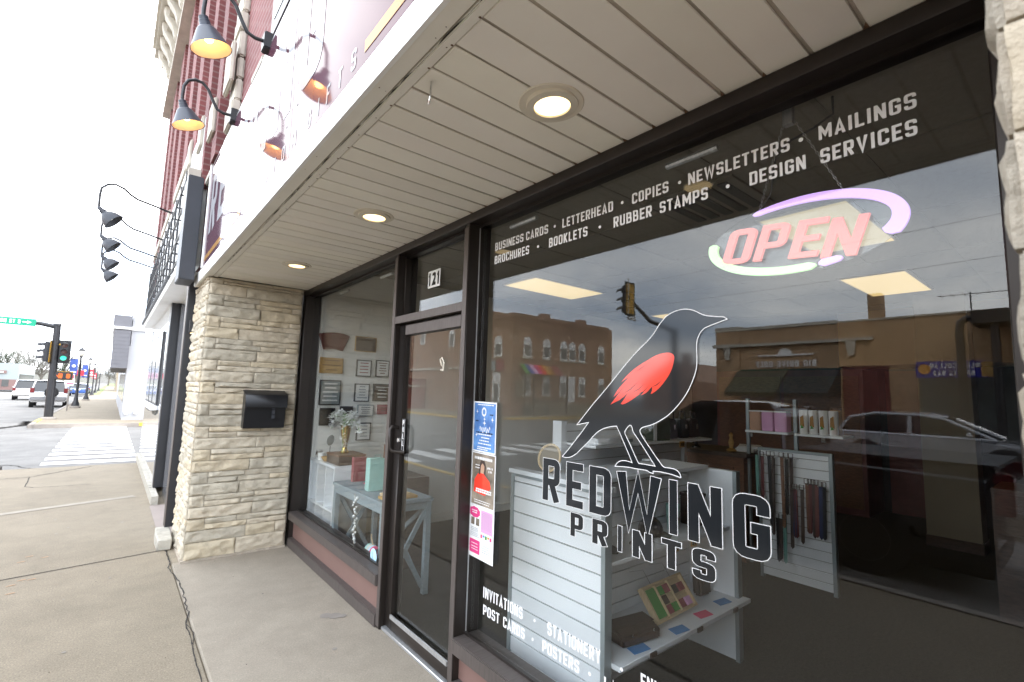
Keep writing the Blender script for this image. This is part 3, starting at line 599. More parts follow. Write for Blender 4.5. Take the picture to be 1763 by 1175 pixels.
MB().prism([(.588,-1.2,H0-.006),(.604,-1.2,H0-.006),(.604,-1.2,H0+.095),(.582,-1.2,H0+.095)], (0,7.29,0)).build('drip_edge', 'fasciawhite', shop)
mb = MB()
for i in range(42):
    yy = random.uniform(.2,5.2); mb.lathe([(.0001,0),(random.uniform(.001,.0032),0)], (random.choice((.62,.63,.645,.69,.70)),yy,H0-.0052), (0,0,1), 7)
for k in range(-14, 30): 
    if random.random() < .55: mb.lathe([(.0001,0),(.0045,0)], (.697,.9+.137*k+random.uniform(-.01,.01),H0-.0052), (0,0,1), 8)
for yy in ys:
    if yy < 5.3 and random.random() < .8: mb.prism([(1.50+random.uniform(0,.012),yy-.006,H0-.0004),(1.536,yy-.006-random.uniform(0,.008),H0-.0004),(1.536,yy+.006+random.uniform(0,.006),H0-.0004)], (0,0,-.0006))
put(mb.build('rust_spots', 'rust', shop), kind='stuff')
mb = MB(); yy = -1.0; hw0 = .002
while yy < 4.6:
    l = random.uniform(.02,.07); hw1 = random.choice((.0006,.0006,.0015,.003)); mb.add([(.667-hw0*2,yy,H0-.0045),(.6672,yy,H0-.0045),(.6672,yy+l,H0-.0045),(.667-hw1*2,yy+l,H0-.0045)], [(0,1,2,3)]); yy += l; hw0 = hw1
mb.build('open_seam', 'joint', shop)

# ------------------------------------------------------------------ storefront joinery
MB().box(.66,9,-8,-.905,0,3.775).build('side_wall', 'redbrick', shop)
FX0, FX1 = 1.53, 1.69
fr = MB()
fr.box(FX0,FX1,-.06,5.45,2.587,2.64)                    # head
fr.box(FX0,FX1,5.36,5.45,0,2.587)                        # left jamb
fr.box(FX0+.002,FX1,3.19,3.235,0,2.587); fr.box(FX0+.002,FX1,2.285,2.33,0,2.587)
fr.box(FX0,FX1,.04,.12,0,2.587)
fr.box(FX0+.003,FX1-.01,2.33,3.19,2.07,2.125)            # transom bar
frame = fr.build('storefront_frame', 'bronze', shop, bevel=.004, seg=1)
mb = MB()
mb.box(FX0-.004,FX0,3.192,3.233,0.02,2.56); mb.box(FX0-.004,FX0,2.287,2.328,0.02,2.56); mb.box(FX0-.003,FX0+.002,2.331,3.189,2.072,2.123)
mb.build('mullion_face', 'bronze_dull', frame)
MB().box(1.602,1.608,2.2805,2.284,.31,2.58).build('glazing_bead', 'alu', frame)
mb = MB()
for y in (.98, 2.0, 3.75, 4.7): mb.tube([(1.70,y-.11,2.555),(1.70,y+.11,2.555)], .013, 8)
mb.build('blind_bracket', 'alu', frame)
def window_unit(y0, y1, sz):
    w_ = MB(); w_.box(FX0-.02,FX1,y0,y1,sz-.075,sz); w_.box(FX0-.012,FX1,y0,y1,.0,.085)
    win = w_.build('shop_window', 'bronze_dull', shop, bevel=.006)
    MB().box(1.57,1.6,y0,y1,.085,sz-.075).build('bulkhead_panel', 'brownpanel', win)
    MB().box(XG,XG+.006,y0,y1,sz+.003,2.585).build('glass_pane', 'glass', win)
    MB().box(1.592,1.609,y0,y1,sz,sz+.012).build('glazing_bead', 'bronze', win); MB().box(1.60,1.609,y0,y1,2.57,2.587).build('glazing_bead', 'bronze', win)
    return win
win_left = window_unit(3.235, 5.36, .342)
win_right = window_unit(.12, 2.285, .303)
tr = MB(); tr.box(1.585,1.64,2.33,3.19,2.125,2.14); tr.box(1.585,1.64,2.33,3.19,2.57,2.587); tr.box(1.585,1.64,2.33,2.345,2.14,2.57); tr.box(1.585,1.64,3.175,3.19,2.14,2.57)
trans = tr.build('transom_window', 'bronze', shop, bevel=.003, seg=1)
MB().box(XG,XG+.006,2.345,3.175,2.14,2.57).build('glass_pane', 'glass', trans)
d = MB(); d.box(1.565,1.61,3.09,3.182,.03,2.06); d.box(1.565,1.61,2.338,2.385,.03,2.06); d.box(1.565,1.61,2.385,3.09,1.985,2.06); d.box(1.565,1.61,2.385,3.09,.03,.105)
door = d.build('shop_door', 'bronze', shop, bevel=.004, seg=1)
mb = MB(); mb.box(1.562,1.5645,2.387,3.088,1.99,2.055); mb.build('top_rail_face', 'bronze_dull', door)
MB().box(1.585,1.591,2.385,3.09,.105,1.985).build('glass_pane', 'glass', door)
MB().box(1.556,1.5655,2.385,3.09,.103,.128).build('lower_glazing_bead', 'alu', door)
hp = [(1.566,3.125,1.345),(1.52,3.125,1.352),(1.502,3.12,1.33),(1.50,3.115,1.27),(1.502,3.11,1.21),(1.52,3.105,1.188),(1.585,3.06,1.182)]
MB().tube(hp, .0125, 10).build('pull_handle', 'bronze', door, smooth=True)
MB().lathe([(.0001,.012),(.014,.012),(.016,.008),(.016,0)], (1.565,3.10,1.262), (-1,0,0), 16).build('lock_cylinder', 'chrome', door, smooth=True)
MB().box(1.575,1.584,3.052,3.083,1.195,1.405).build('push_plate', 'black', door)
pl_ = MB(); Z = 1.365
for chh in 'PULL':
    write(pl_, chh, (1.5735,3.0785,Z), (0,-1,0), (0,0,1), (-1,0,0), .034, .021, t=.2); Z -= .047
pl_.build('pull_lettering', 'decalwhite', door)
mb = MB(); mb.tube([(1.5747,3.0515,1.194),(1.5747,3.0515,1.406),(1.5747,3.0838,1.406),(1.5747,3.0838,1.194),(1.5747,3.0515,1.194)], .001, 4); mb.build('plate_border', 'decalwhite', door)
MB().box(1.545,1.70,2.33,3.19,.001,.022).build('door_threshold', 'alu', shop, bevel=.004, seg=1)
MB().tube([(1.588,2.62,1.76),(1.575,2.62,1.80),(1.575,2.60,1.81),(1.577,2.58,1.78),(1.577,2.585,1.73),(1.577,2.61,1.735)], .006, 8).build('glass_hook', 'ivory', door)

# upper storey of our building: brick wall, stone trim, cornice
UX = .635
up = MB(); up.box(UX,9,-8,15.3,3.78,10.6); wall = up.build('upper_wall', 'redbrick', shop)
mb = MB()
for y0, y1 in ((5.2,5.5),(6.1,6.45),(7.25,7.75),(8.5,9.1),(10.0,10.7),(11.6,12.3),(13.2,14.0),(14.7,15.3)): mb.box(UX-.075,UX-.001,y0,y1,3.78,8.6)
mb.build('brick_pilaster', 'redbrick', wall)
mb = MB()
z = 3.8
while z < 8.4:
    h = random.choice((.17,.2,.24)); d_ = random.uniform(.05,.075); mb.box(UX-d_,UX-.0005,4.47+random.uniform(-.02,.02),4.78+random.uniform(-.03,.02),z,z+h-.012); z += h
mb.build('quoin', 'limestone', wall, bevel=.012)
for y, z in ((4.42,4.12),(5.32,4.05),(6.3,4.3),(7.5,4.5)): MB().box(UX-.11,UX-.076,y,y+.34,z,z+.36).build('stone_block', 'limestone', wall, bevel=.012)
mb = MB(); y = -2.0
while y < 5.7:
    l = random.uniform(.2,.5); mb.box(UX-random.uniform(.025,.06),UX-.0007,y,y+l,3.76,3.83+random.uniform(-.01,.02)); y += l
for y0, y1 in ((7.9,9.9),(10.8,12.6),(13,15.2)): mb.box(UX-.10,UX-.0007,y0,y1,4.65,4.83)
mb.build('sill_band', 'limestone', wall, bevel=.012)
for y0, y1 in ((2.45,3.45),(.2,1.2)):
    wn = MB().box(UX-.012,UX-.001,y0,y1,3.95,6.2).build('upper_window', 'navy', wall)
    MB().box(UX-.016,UX-.012,y0+.08,y1-.08,4.05,6.1).build('pane', 'winpane', wn)
mb = MB()
mb.box(.10,UX-.001,-8,15.3,10.12,10.4); mb.box(.04,UX-.002,-8,15.36,10.4,10.75); mb.box(.26,UX-.003,-8,15.3,9.9,10.12); mb.box(.48,UX-.004,-8,15.32,8.7,9.9); mb.box(.40,UX-.005,-8,15.34,8.6,8.75); mb.box(.44,UX-.006,-8,15.33,9.3,9.42)
cor = mb.build('cornice', 'limestone', wall)
y = 15.0
while y > -7:
    MB().prism([(.16,y,10.118),(.48,y,10.118),(.48,y,9.45),(.40,y,9.5),(.34,y,9.7),(.2,y,9.9)], (0,-.24,0)).build('bracket', 'limestone', cor, bevel=.02); y -= .62
mb = MB(); y = 15.25
while y > -7: mb.box(.455,.4795,y-.09,y,8.78,8.9); y -= .2
mb.build('dentil', 'limestone', cor)

# ------------------------------------------------------------------ interior shell
rm = MB(); rm.box(1.70,11,-4,5.40,-.3,.001); structure(rm.build('interior_floor', 'carpet'))
MB().box(1.70,11,5.36,5.60,.0,3.75).build('interior_wall', 'iwall', shop)
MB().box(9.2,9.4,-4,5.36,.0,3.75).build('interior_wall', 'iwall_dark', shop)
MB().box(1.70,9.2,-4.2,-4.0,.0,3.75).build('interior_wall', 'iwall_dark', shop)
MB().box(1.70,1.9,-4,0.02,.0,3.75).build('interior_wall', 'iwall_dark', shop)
MB().box(8.3,9.19,-3.9,2.45,2.15,2.925).build('tan_bulkhead', 'tanwall', shop)
MB().box(7.45,7.8,.93,1.4,.002,2.93).build('interior_pillar', 'iwall_beige', shop)
MB().box(7.44,7.81,.92,1.41,.001,.12).build('skirting', 'darkwood', shop)
MB().box(3.15,9.1,5.335,5.358,.001,.1).build('skirting', 'iwall', shop)
MB().box(1.62,1.70,-4,5.6,2.62,3.78).build('bulkhead_wall', 'iwall_dark', shop)
CZ = 2.93
cl = MB().box(1.70,9.2,-4,5.36,CZ,CZ+.05).build('interior_ceiling', 'tile', shop)
mb = MB()
for k in range(7): mb.box(1.75+k*1.22-.012,1.75+k*1.22+.012,-4,5.36,CZ-.006,CZ-.0005)
for k in range(16): mb.box(1.70,9.2,5.0-k*.61-.012,5.0-k*.61+.012,CZ-.005,CZ-.0008)
mb.build('ceiling_grid', 'tbar', cl)
for i, (x, y, lab) in enumerate(((4.17,4.26,'lit ceiling panel above the tail side of the bird, towards the shop door'),(7.2,4.26,'lit ceiling panel deep in the shop, behind the head of the bird'),(6.5,1.43,'lit ceiling panel below and beyond the open sign, before the reflected chimney'),(4.15,1.25,'lit ceiling panel seen directly behind the open sign'))):
    t = thing('ceiling_light', lab, 'ceiling light', (x,y,CZ-.02), 'lit panels in the shop ceiling')
    MB().box(x-.60,x+.60,y-.295,y+.295,CZ-.022,CZ-.008).build('frame', 'ivory', t)
    MB().box(x-.575,x+.575,y-.27,y+.27,CZ-.026,CZ-.022).build('diffuser', 'troffer', t)
t = thing('ceiling_vent', 'dark square air vent in the shop ceiling', 'vent', (3.0,1.6,CZ))
MB().box(2.7,3.3,1.3,1.9,CZ-.02,CZ-.007).build('vent_frame', 'tbar', t)
mb = MB()
for k in range(5): mb.box(2.75,3.25,1.36+k*.1,1.42+k*.1,CZ-.03,CZ-.02)
mb.build('louvre', 'darkgrey', t)

# ------------------------------------------------------------------ vinyl on the right-hand window (stuck on the outer face of the glass)
XD = 1.6205
UXV, UYV, NV = (0,-1,0), (0,0,1), (-1,0,0)
def vinyl(words, z, h, mb, t=.165):
    for wd, ya, yb in words:
        if wd == '.': mb.lathe([(.0001,0),((ya-yb)*.5,0)], (XD,(ya+yb)/2,z+h*.5), (-1,0,0), 12)
        else: write(mb, wd, (XD,ya,z), UXV, UYV, NV, h, ya-yb, t=t, gap=.12)
mb = MB()
vinyl([('BUSINESS',2.1503,1.9046),('CARDS',1.8838,1.7152),('.',1.6757,1.6608),('LETTERHEAD',1.6153,1.3062),('.',1.2646,1.2498),('COPIES',1.2063,1.0325),('.',.9908,.9773),('NEWSLETTERS',.9482,.5901),('.',.5641,.5500),('MAILINGS',.5069,.2696)], 2.4056, .0458, mb)
vinyl([('BROCHURES',2.1523,1.8557),('.',1.7954,1.7800),('BOOKLETS',1.7069,1.4529),('.',1.3874,1.3730),('RUBBER',1.3031,1.1095),('STAMPS',1.073,.8701),('.',.8035,.7890),('DESIGN',.7202,.5454),('SERVICES',.5048,.2716)], 2.3285, .0469, mb)
vinyl([('INVITATIONS',2.1565,1.837),('.',1.7589,1.7450),('STATIONERY',1.6653,1.3561),('.',1.2593,1.2450),('ENVELOPES',1.1636,.9055)], .5259, .0541, mb)
vinyl([('POST',2.1523,2.0139),('CARDS',1.9827,1.8193),('.',1.7693,1.7550),('POSTERS',1.6965,1.4706),('.',1.4207,1.4060),('LABELS',1.3374,1.1449)], .4416, .05, mb)
mb.build('service_lettering', 'decalwhite', win_right)
LB, LW = MB(), MB()
for chh, ya, yb, zb, zt in (('R',1.7152,1.6038,1.1098,1.3013),('E',1.5612,1.4613,1.1108,1.3013),('D',1.4248,1.3093,1.1088,1.3013),('W',1.277,1.0751,1.1060,1.3000),('I',1.0420,1.0033,1.1098,1.3013),('N',.9627,.8399,1.1060,1.3013),('G',.8014,.6848,1.1000,1.2980)):
    for mb, e_, l_ in ((LB,0,0),(LW,.0022/.19,-.0006)):
        t_ = .165
        write(mb, chh, (XD,ya,zb), UXV, UYV, NV, zt-zb, ya-yb, t=t_, ext=e_, lift=l_)
for chh, ya, yb, zb, zt in (('P',1.532,1.4592,.988,1.0869),('R',1.4061,1.326,.988,1.0869),('I',1.2740,1.252,.988,1.0869),('N',1.2011,1.1147,.988,1.0869),('T',1.071,.9919,.988,1.0869),('S',.9482,.8659,.986,1.0860)):
    for mb, e_, l_ in ((LB,0,0),(LW,.0019/.098,-.0006)): write(mb, chh, (XD,ya,zb), UXV, UYV, NV, zt-zb, ya-yb, t=.18, ext=e_, lift=l_)
LB.build('name_lettering', 'decalblack', win_right); LW.build('name_lettering_outline', 'decalwhite', win_right)
fnb = lambda y, z: (XD,y,z); fnw = lambda y, z: (XD-.0003,y,z); fns = lambda y, z: (XD-.0006,y,z); fno = lambda y, z: (XD-.0003,y,z)
bl_, hl_, wl_ = smooth_loop(BIRD), smooth_loop(BIRD_HOLE), smooth_loop(BIRD_WING)
poly_fill(MB(), [bl_, hl_], fnb).build('bird_emblem', 'decalblack', win_right)
mb = MB(); poly_edge(mb, bl_, fno, .0031); poly_edge(mb, hl_, fno, .0031); mb.build('bird_outline', 'decalwhite', win_right)
poly_fill(MB(), [wl_], fnw).build('bird_wing', 'decalred', win_right)
mb = MB()
for s_ in BIRD_SLITS: poly_fill(mb, [[p[:2] for p in s_]], fns)
mb.build('bird_wing_feather_gaps', 'decalblack', win_right)
# street number above the door
nb = MB().box(1.6085,1.6105,2.728,2.885,2.295,2.412).build('number_plate', 'paper', trans)
mb = MB(); x = 2.872
for chh, wd in (('1',.022),('2',.045),('1',.022)):
    write(mb, chh, (1.6078,x,2.31), UXV, UYV, NV, .088, wd, t=.24); x -= wd+.022
mb.build('numerals', 'decalblack', nb)

# ------------------------------------------------------------------ posters taped on the window edge
def poster(label, y0, y1, z0, z1, skew):
    t = thing('poster', label, 'poster', (1.606,(y0+y1)/2,z0), 'posters taped to the edge of the shop window')
    a, b = (y0, z1), (y1, z1-skew)
    MB().prism([(1.6065,y0,z1),(1.6065,y0,z0),(1.6065,y1,z0-skew),(1.6065,y1,z1-skew)], (.0015,0,0)).build('sheet', 'paper', t)
    return t, (lambda u, v, l=0.0: (1.6060-l, y0+(y1-y0)*u, z0+(z1-z0)*v-skew*u))
def patch(t, P, name, m, u0, u1, v0, v1, l=0.0):
    MB().quad(P(u0,v0,l),P(u1,v0,l),P(u1,v1,l),P(u0,v1,l)).build(name, m, t)
def lines(mb, P, u0, u1, vs, h=.012, l=.0006, rag=.12):
    for v in vs:
        a = u0+random.uniform(0,rag*(u1-u0)); b = u1-random.uniform(0,rag*(u1-u0)); x = a
        while x < b:
            e_ = min(b, x+random.uniform(.03,.09)); mb.quad(P(x,v,l),P(e_,v,l),P(e_,v+h,l),P(x,v+h,l)); x = e_+.014
t, P = poster('blue event poster with white script, topmost of three on the window edge', 2.2824, 2.0712, 1.276, 1.5525, .004)
patch(t, P, 'blue_field', 'posterblue', .035, .965, .03, .97)
mb = MB(); lines(mb, P, .1, .9, [.93], .02); lines(mb, P, .2, .85, [.34,.28,.22,.16,.09,.05], .022, rag=.3)
ring = [(.47+.10*cos(2*pi*k/24), .80+.09*sin(2*pi*k/24)) for k in range(25)]
for (a, b), (c_, d_) in zip(ring, ring[1:]): mb.quad(P(a,b,.0005),P(c_,d_,.0005),P(.47+(c_-.47)*.62,.80+(d_-.80)*.62,.0005),P(.47+(a-.47)*.62,.80+(b-.80)*.62,.0005))
for u, v, s_ in ((.17,.80,.05),(.84,.66,.06),(.16,.33,.05),(.5,.58,.07),(.5,.66,.05)):
    mb.add([P(u-s_,v,.0006),P(u,v-s_*.25,.0006),P(u+s_,v,.0006),P(u,v+s_*.25,.0006)],[(0,1,2,3)]); mb.add([P(u-s_*.25,v,.0008),P(u,v-s_,.0008),P(u+s_*.25,v,.0008),P(u,v+s_,.0008)],[(0,1,2,3)])
path = [Vector((.3+.45*i/30,.45+.045*sin(i*1.15)+.02*sin(i*.5))) for i in range(31)]
for (a, b), (c_, d_) in zip(ribbon(path,.016), ribbon(path,.016)[1:]): mb.quad(P(*a,.0007),P(*c_,.0007),P(*d_,.0007),P(*b,.0007))
mb.build('white_print', 'decalwhite', t)
mb = MB(); lines(mb, P, .72, .9, [.74], .025); lines(mb, P, .1, .25, [.6], .025); lines(mb, P, .12, .9, [.375], .025, rag=.05); mb.build('dark_print', 'decalblack', t)
t, P = poster('sepia concert poster of a singer in a red jacket, middle of three', 2.2824, 2.066, .987, 1.2735, .004)
patch(t, P, 'sepia_field', 'posterbrown', .03, .97, .02, .98)
def blob(pts, name, m, l): MB().add([P(u,v,l) for u, v in pts], [tuple(range(len(pts)))]).build(name, m, t)
blob([(.12,.25),(.14,.48),(.28,.60),(.45,.66),(.6,.58),(.78,.5),(.84,.38),(.70,.30),(.6,.22)], 'red_jacket', 'decalred', .0004)
blob([(.40,.62),(.36,.72),(.42,.82),(.53,.82),(.56,.72),(.52,.62)], 'face', 'skin', .0005)
blob([(.33,.58),(.32,.75),(.40,.86),(.55,.86),(.62,.76),(.60,.58),(.545,.62),(.555,.76),(.47,.81),(.40,.76),(.385,.6)], 'hair', 'leather', .0006)
mb = MB(); lines(mb, P, .12, .9, [.87], .05, .0008, .03); lines(mb, P, .15, .35, [.75,.70], .018, .0008); lines(mb, P, .15, .85, [.10,.06], .014, .0008); lines(mb, P, .2, .9, [.30,.26], .03, .0008, .05)
mb.build('pale_print', 'decalwhite', t)
mb = MB(); write(mb, 'APRIL 19', P(.66,.72,.0008), UXV, UYV, NV, .011, .052, t=.2); write(mb, '2 PM', P(.72,.66,.0008), UXV, UYV, NV, .011, .03, t=.2); mb.build('date_lettering', 'decalwhite', t)
t, P = poster('white and pink flyer with small pictures, lowest of three on the window edge', 2.2928, 2.065, .714, .986, .005)
patch(t, P, 'lilac_panel', 'posterlilac', .50, .95, .53, .95); patch(t, P, 'pink_panel', 'posterpink', .07, .48, .08, .34)
ring = [(.24+.21*cos(2*pi*k/18)*(1+.07*(k%2)), .87+.10*sin(2*pi*k/18)*(1+.1*(k%2))) for k in range(18)]
MB().add([P(u,v,.0003) for u, v in ring], [tuple(range(18))]).build('pink_badge', 'posterpink', t)
for u in (.1,.3): patch(t, P, 'photo', 'posterbrown', u, u+.14, .62, .76, .0002)
mb = MB(); lines(mb, P, .07, .45, [.56,.53,.50,.46,.43,.40], .012); lines(mb, P, .52,.93, [.90,.87,.84,.81,.78,.75,.72,.69,.66,.63,.6], .007, .0006, .02); lines(mb, P, .55, .9, [.28,.24,.2,.16], .012); mb.build('grey_print', 'greyedge', t)
mb = MB(); lines(mb, P, .13,.42, [.26,.2,.15], .014); lines(mb, P, .12,.36,[.85,.89], .02, .0006); mb.build('white_print', 'decalwhite', t)
for i, m_ in enumerate(('pinkpaper','bluepaper','green','orange','posterpink')): patch(t, P, 'picture', m_, .5+.09*i, .57+.09*i, .42+.03*(i%2), .49, .0003)

# ------------------------------------------------------------------ hanging LED open sign
OY, OZ, OX = .618, 2.153, 1.72
t = thing('open_sign', 'oval LED open sign in pink, purple and green hanging behind the window', 'sign', (OX,OY,OZ))
def ell(a0, a1, n, w0, w1, m, name):
    mb = MB(); pts = []
    for i in range(n+1):
        u = i/n; a = radians(a0+(a1-a0)*u); w_ = w0+(w1-w0)*u
        if i in (0, n): w_ *= .35
        pts.append((Vector((OY-.283*cos(a), OZ+.115*sin(a))), Vector((-cos(a), sin(a))), w_))
    for (p, q, w_), (p2, q2, w2) in zip(pts, pts[1:]):
        v = [p+q*w_/2, p2+q2*w2/2, p2-q2*w2/2, p-q*w_/2]; mb.prism([(OX-.012,*x) for x in v], (.012,0,0))
    mb.build(name, m, t)
ell(118, -28, 40, .015, .047, 'neonpurple', 'purple_tube')
ell(167, 282, 34, .036, .024, 'neongreen', 'green_tube')
ell(284, 298, 6, .024, .018, 'neonpurple', 'purple_tube')
mb = MB()
mb.prism([(OX+.004, OY-.295*cos(2*pi*k/48), OZ+.128*sin(2*pi*k/48)) for k in range(48)], (.006,0,0)); mb.build('acrylic_back', 'clearplastic', t)
mb = MB()
for chh, ya, yb, zb in (('O',.868,.735,2.097),('P',.755,.628,2.088),('E',.640,.520,2.075),('N',.545,.410,2.058)):
    write(mb, chh, (OX-.002,ya,zb), (0,-1,-.09), (0,-.34,1), (-1,0,0), .120, (ya-yb)*.72, t=.145, depth=.014)
mb.build('pink_letters', 'neonpink', t)
for sgn, y0, y1 in ((1,.633,.735),(-1,.630,.478)):
    mb = MB(); n = 26
    for i in range(n):
        p = Vector((OX+.004, y0+(y1-y0)*i/n, 2.60+(2.27-2.60)*i/n)); q = Vector((OX+.004, y0+(y1-y0)*(i+.8)/n, 2.60+(2.27-2.60)*(i+.8)/n)); off = Vector((.003 if i % 2 else 0, 0 if i % 2 else .003, 0))
        mb.tube([p+off, q+off], .0011, 5); mb.tube([p-off, q-off], .0011, 5)
    mb.build('chain', 'alu', t)
MB().tube([(OX+.02,.50,2.60),(OX+.02,.50,2.54),(OX+.02,.56,2.515),(OX+.02,.63,2.50),(OX+.02,.68,2.46),(OX+.02,.69,2.40),(OX+.02,.70,2.33),(OX+.02,.75,2.26)], .004, 6).build('power_cord', 'black', t)
MB().box(OX-.005,OX+.02,.615,.645,2.55,2.61).build('hanger_bracket', 'alu', t)

# ------------------------------------------------------------------ fascia sign, lamps, small exterior fittings
t = thing('sign_board', 'glossy maroon sign board with white lettering and gold stripes above the soffit', 'sign', (.58,2.5,2.74))
MB().box(.582,.634,2.515,5.46,2.737,3.745).build('sign_panel', 'sign', t); MB().box(.582,.634,-1.2,2.508,2.737,3.745).build('sign_panel', 'sign', t)
XS = .5806
MB().box(XS-.0005,XS,3.72,5.40,2.775,2.822).build('gold_stripe', 'signgold', t); MB().box(XS-.0005,XS,-1.0,1.57,2.775,2.822).build('gold_stripe', 'signgold', t)
mb = MB(); write(mb, 'REDWING PRINTS', (XS,5.30,3.015), UXV, UYV, NV, .58, 6.3, t=.17, gap=.2); mb.build('name_lettering', 'signwhite', t)
write(MB(), 'CUSTOM', (XS,3.38,2.765), UXV, UYV, NV, .082, .98, t=.15, gap=1.0).build('custom_lettering', 'signwhite', t); write(MB(), 'GIFTS', (XS,2.22,2.765), UXV, UYV, NV, .082, .57, t=.15, gap=1.0).build('gifts_lettering', 'signwhite', t)
mb = MB()
for y, z in ((2.42,3.35),(2.6,3.3),(2.42,2.98),(2.6,2.94),(3.5,3.4),(4.3,3.0),(5.3,2.95),(1.5,3.0),(5.2,3.6),(3.8,3.05),(.9,2.9)): mb.lathe([(.0001,.0012),(.0065,.0012),(.008,0)], (XS+.001,y,z), (-1,0,0), 10)
mb.build('screw_head', 'black', t)
MB().box(.572,.64,5.462,5.54,2.735,3.82).build('end_trim', 'whitetrim', t)
MB().tube([(.60,-1,3.775),(.60,5.5,3.775)], .014, 10).build('conduit', 'alu', t)
MB().box(.59,.634,-1.2,5.46,3.7455,3.757).build('top_cap', 'alu', t)
def gooseneck(label, y):
    t = thing('gooseneck_lamp', label, 'lamp', (.58,y,3.78), 'lit gooseneck lamps above the shop sign')
    MB().box(.545,.60,y-.045,y+.045,3.72,3.83).build('mounting_box', 'black', t, bevel=.006)
    P = [(.55,y,3.78),(.50,y,3.775),(.455,y,3.79),(.42,y,3.85),(.385,y,3.925),(.345,y,3.965),(.295,y,3.97),(.250,y,3.945),(.226,y,3.89),(.222,y,3.81),(.224,y,3.745)]
    MB().tube(P, .0115, 10).build('arm', 'black', t, smooth=True)
    a = Vector((.30,0,-.95)).normalized(); c_ = Vector((.224,y,3.765))
    MB().lathe([(.012,-.01),(.026,0),(.026,.02),(.030,.025),(.030,.045),(.034,.055),(.034,.075)], c_, a, 20).build('neck', 'navy', t, smooth=True)
    sh = MB().lathe([(.034,.062),(.046,.066),(.055,.078),(.108,.185),(.110,.188),(.1085,.188)], c_, a, 36).build('lamp_shade', 'navy', t, smooth=True)
    MB().lathe([(.036,.075),(.053,.081),(.106,.186)], c_, a, 36).build('lining', 'shade_in', sh, smooth=True)
    MB().ball(c_+a*.125, .026, 12, 8).build('bulb', 'warmbulb', t, smooth=True)
gooseneck('bigger-looking lit slate-blue gooseneck lamp, its bracket beside the sign board joint', 3.24)
gooseneck('smaller-looking lit slate-blue gooseneck lamp, the one closer to the tall black sign box', 4.35)
for y, lab in ((1.192,'round lit downlight with its inner trim slipped, biggest of the soffit lights'),(2.72,'round lit downlight before the shop door, middle one of the soffit'),(4.30,'round lit downlight closest to the stone pier with the mailbox')):
    t = thing('downlight', lab, 'ceiling light', (1.128,y,H0), 'recessed downlights in the soffit')
    tl = Vector((.05,-.03,-1)).normalized() if y < 2 else Vector((0,0,-1))
    MB().lathe([(.085,.0035),(.115,.004),(.118,.001),(.118,-.004)], (1.128,y,H0), (0,0,-1), 40).build('outer_ring', 'ivory', t, smooth=True)
    MB().lathe([(.064,.002),(.066,.012),(.092,.010),(.094,.0),(.094,-.01)], (1.13,y-.003,H0-.003), tl, 40).build('inner_trim', 'ivory', t, smooth=True)
    MB().lathe([(.0001,.007),(.0645,.006)], (1.13,y-.003,H0-.003), tl, 32).build('lens', 'downlight', t)
t = thing('ceiling_hook', 'bent wire hook screwed into the soffit near its edge', 'hook', (.74,1.375,H0))
MB().tube([(.742,1.375,H0+.003),(.742,1.375,H0-.045),(.742,1.378,H0-.06),(.746,1.392,H0-.068),(.75,1.405,H0-.06),(.752,1.41,H0-.045)], .0034, 8).build('wire', 'chrome', t, smooth=True)
t = thing('mailbox', 'black steel mailbox with hinged lid fixed to the stone pier', 'mailbox', (1.19,5.3,1.19))
MB().prism([(1.008,5.352,1.195),(1.008,5.255,1.195),(1.008,5.225,1.50),(1.008,5.352,1.545)], (.37,0,0)).build('box_body', 'gloss_black', t, bevel=.004, seg=1)
MB().prism([(1.003,5.20,1.395),(1.003,5.212,1.395),(1.003,5.215,1.508),(1.003,5.352,1.552),(1.003,5.352,1.565),(1.003,5.206,1.52)], (.38,0,0)).build('lid', 'gloss_black', t, bevel=.003, seg=1)
mb = MB()
for k in range(3): mb.box(1.245,1.275,5.2155,5.218,1.40-.045*k-.02,1.412-.045*k-.005+.01)
mb.build('slot_marks', 'darkgrey', t)
t = thing('wall_sconce', 'small black box light on the corner of the stone pier', 'wall light', (.62,6.22,2.16))
MB().box(.60,.70,6.245,6.30,2.16,2.30).build('sconce_body', 'black', t, bevel=.004); MB().box(.615,.69,6.25,6.295,2.154,2.159).build('sconce_lens', 'downlight', t)

# ------------------------------------------------------------------ next-door shop
t = nb_ = thing('corner_shop', 'next-door corner shop with polished white front, black box columns and tall black sign box', 'building', (1,10,0))
MB().box(.70,6,6.26,8.6,.0,2.8).build('recess_wall', 'glosspanel', t)
MB().box(.60,6,9.05,13.15,.13,3.0).build('polished_front', 'glosspanel', t)
MB().box(.555,.634,6.26,13.1,2.9,4.62).build('upper_front', 'fasciawhite', t)
mb = MB()
zt_ = .115
for i in range(60):
    y0 = 7.9+i*.0875; d_ = random.uniform(0,.004)
    if y0 > 8.05: mb.prism([(.545-d_,y0,0),(.62,y0,0),(.62,y0,.118),(.55-d_,y0,.114+random.uniform(-.006,.006))], (0,.0872,0))
mb.build('base_ledge', 'plywood', t)
mb = MB(); mb.prism([(.478,5.87,0),(.592,5.85,0),(.607,6.12,0),(.61,6.40,0),(.49,6.42,0),(.475,6.15,0)], (.004,.006,.10)); mb.build('column_footing', 'plywood', t, bevel=.009, seg=1)
structure(MB().box(.53,.75,6.40,8.05,-.1,.006).build('paver_strip', 'paver'))
MB().box(.572,.685,6.36,6.52,.10,2.83).build('box_column', 'black', t, bevel=.004, seg=1)
MB().box(.592,.735,8.7,8.85,.12,2.8).build('box_column', 'black', t, bevel=.004, seg=1)
MB().box(.566,.5715,6.365,6.515,.10,2.83).build('column_face', 'bronze_dull', t)
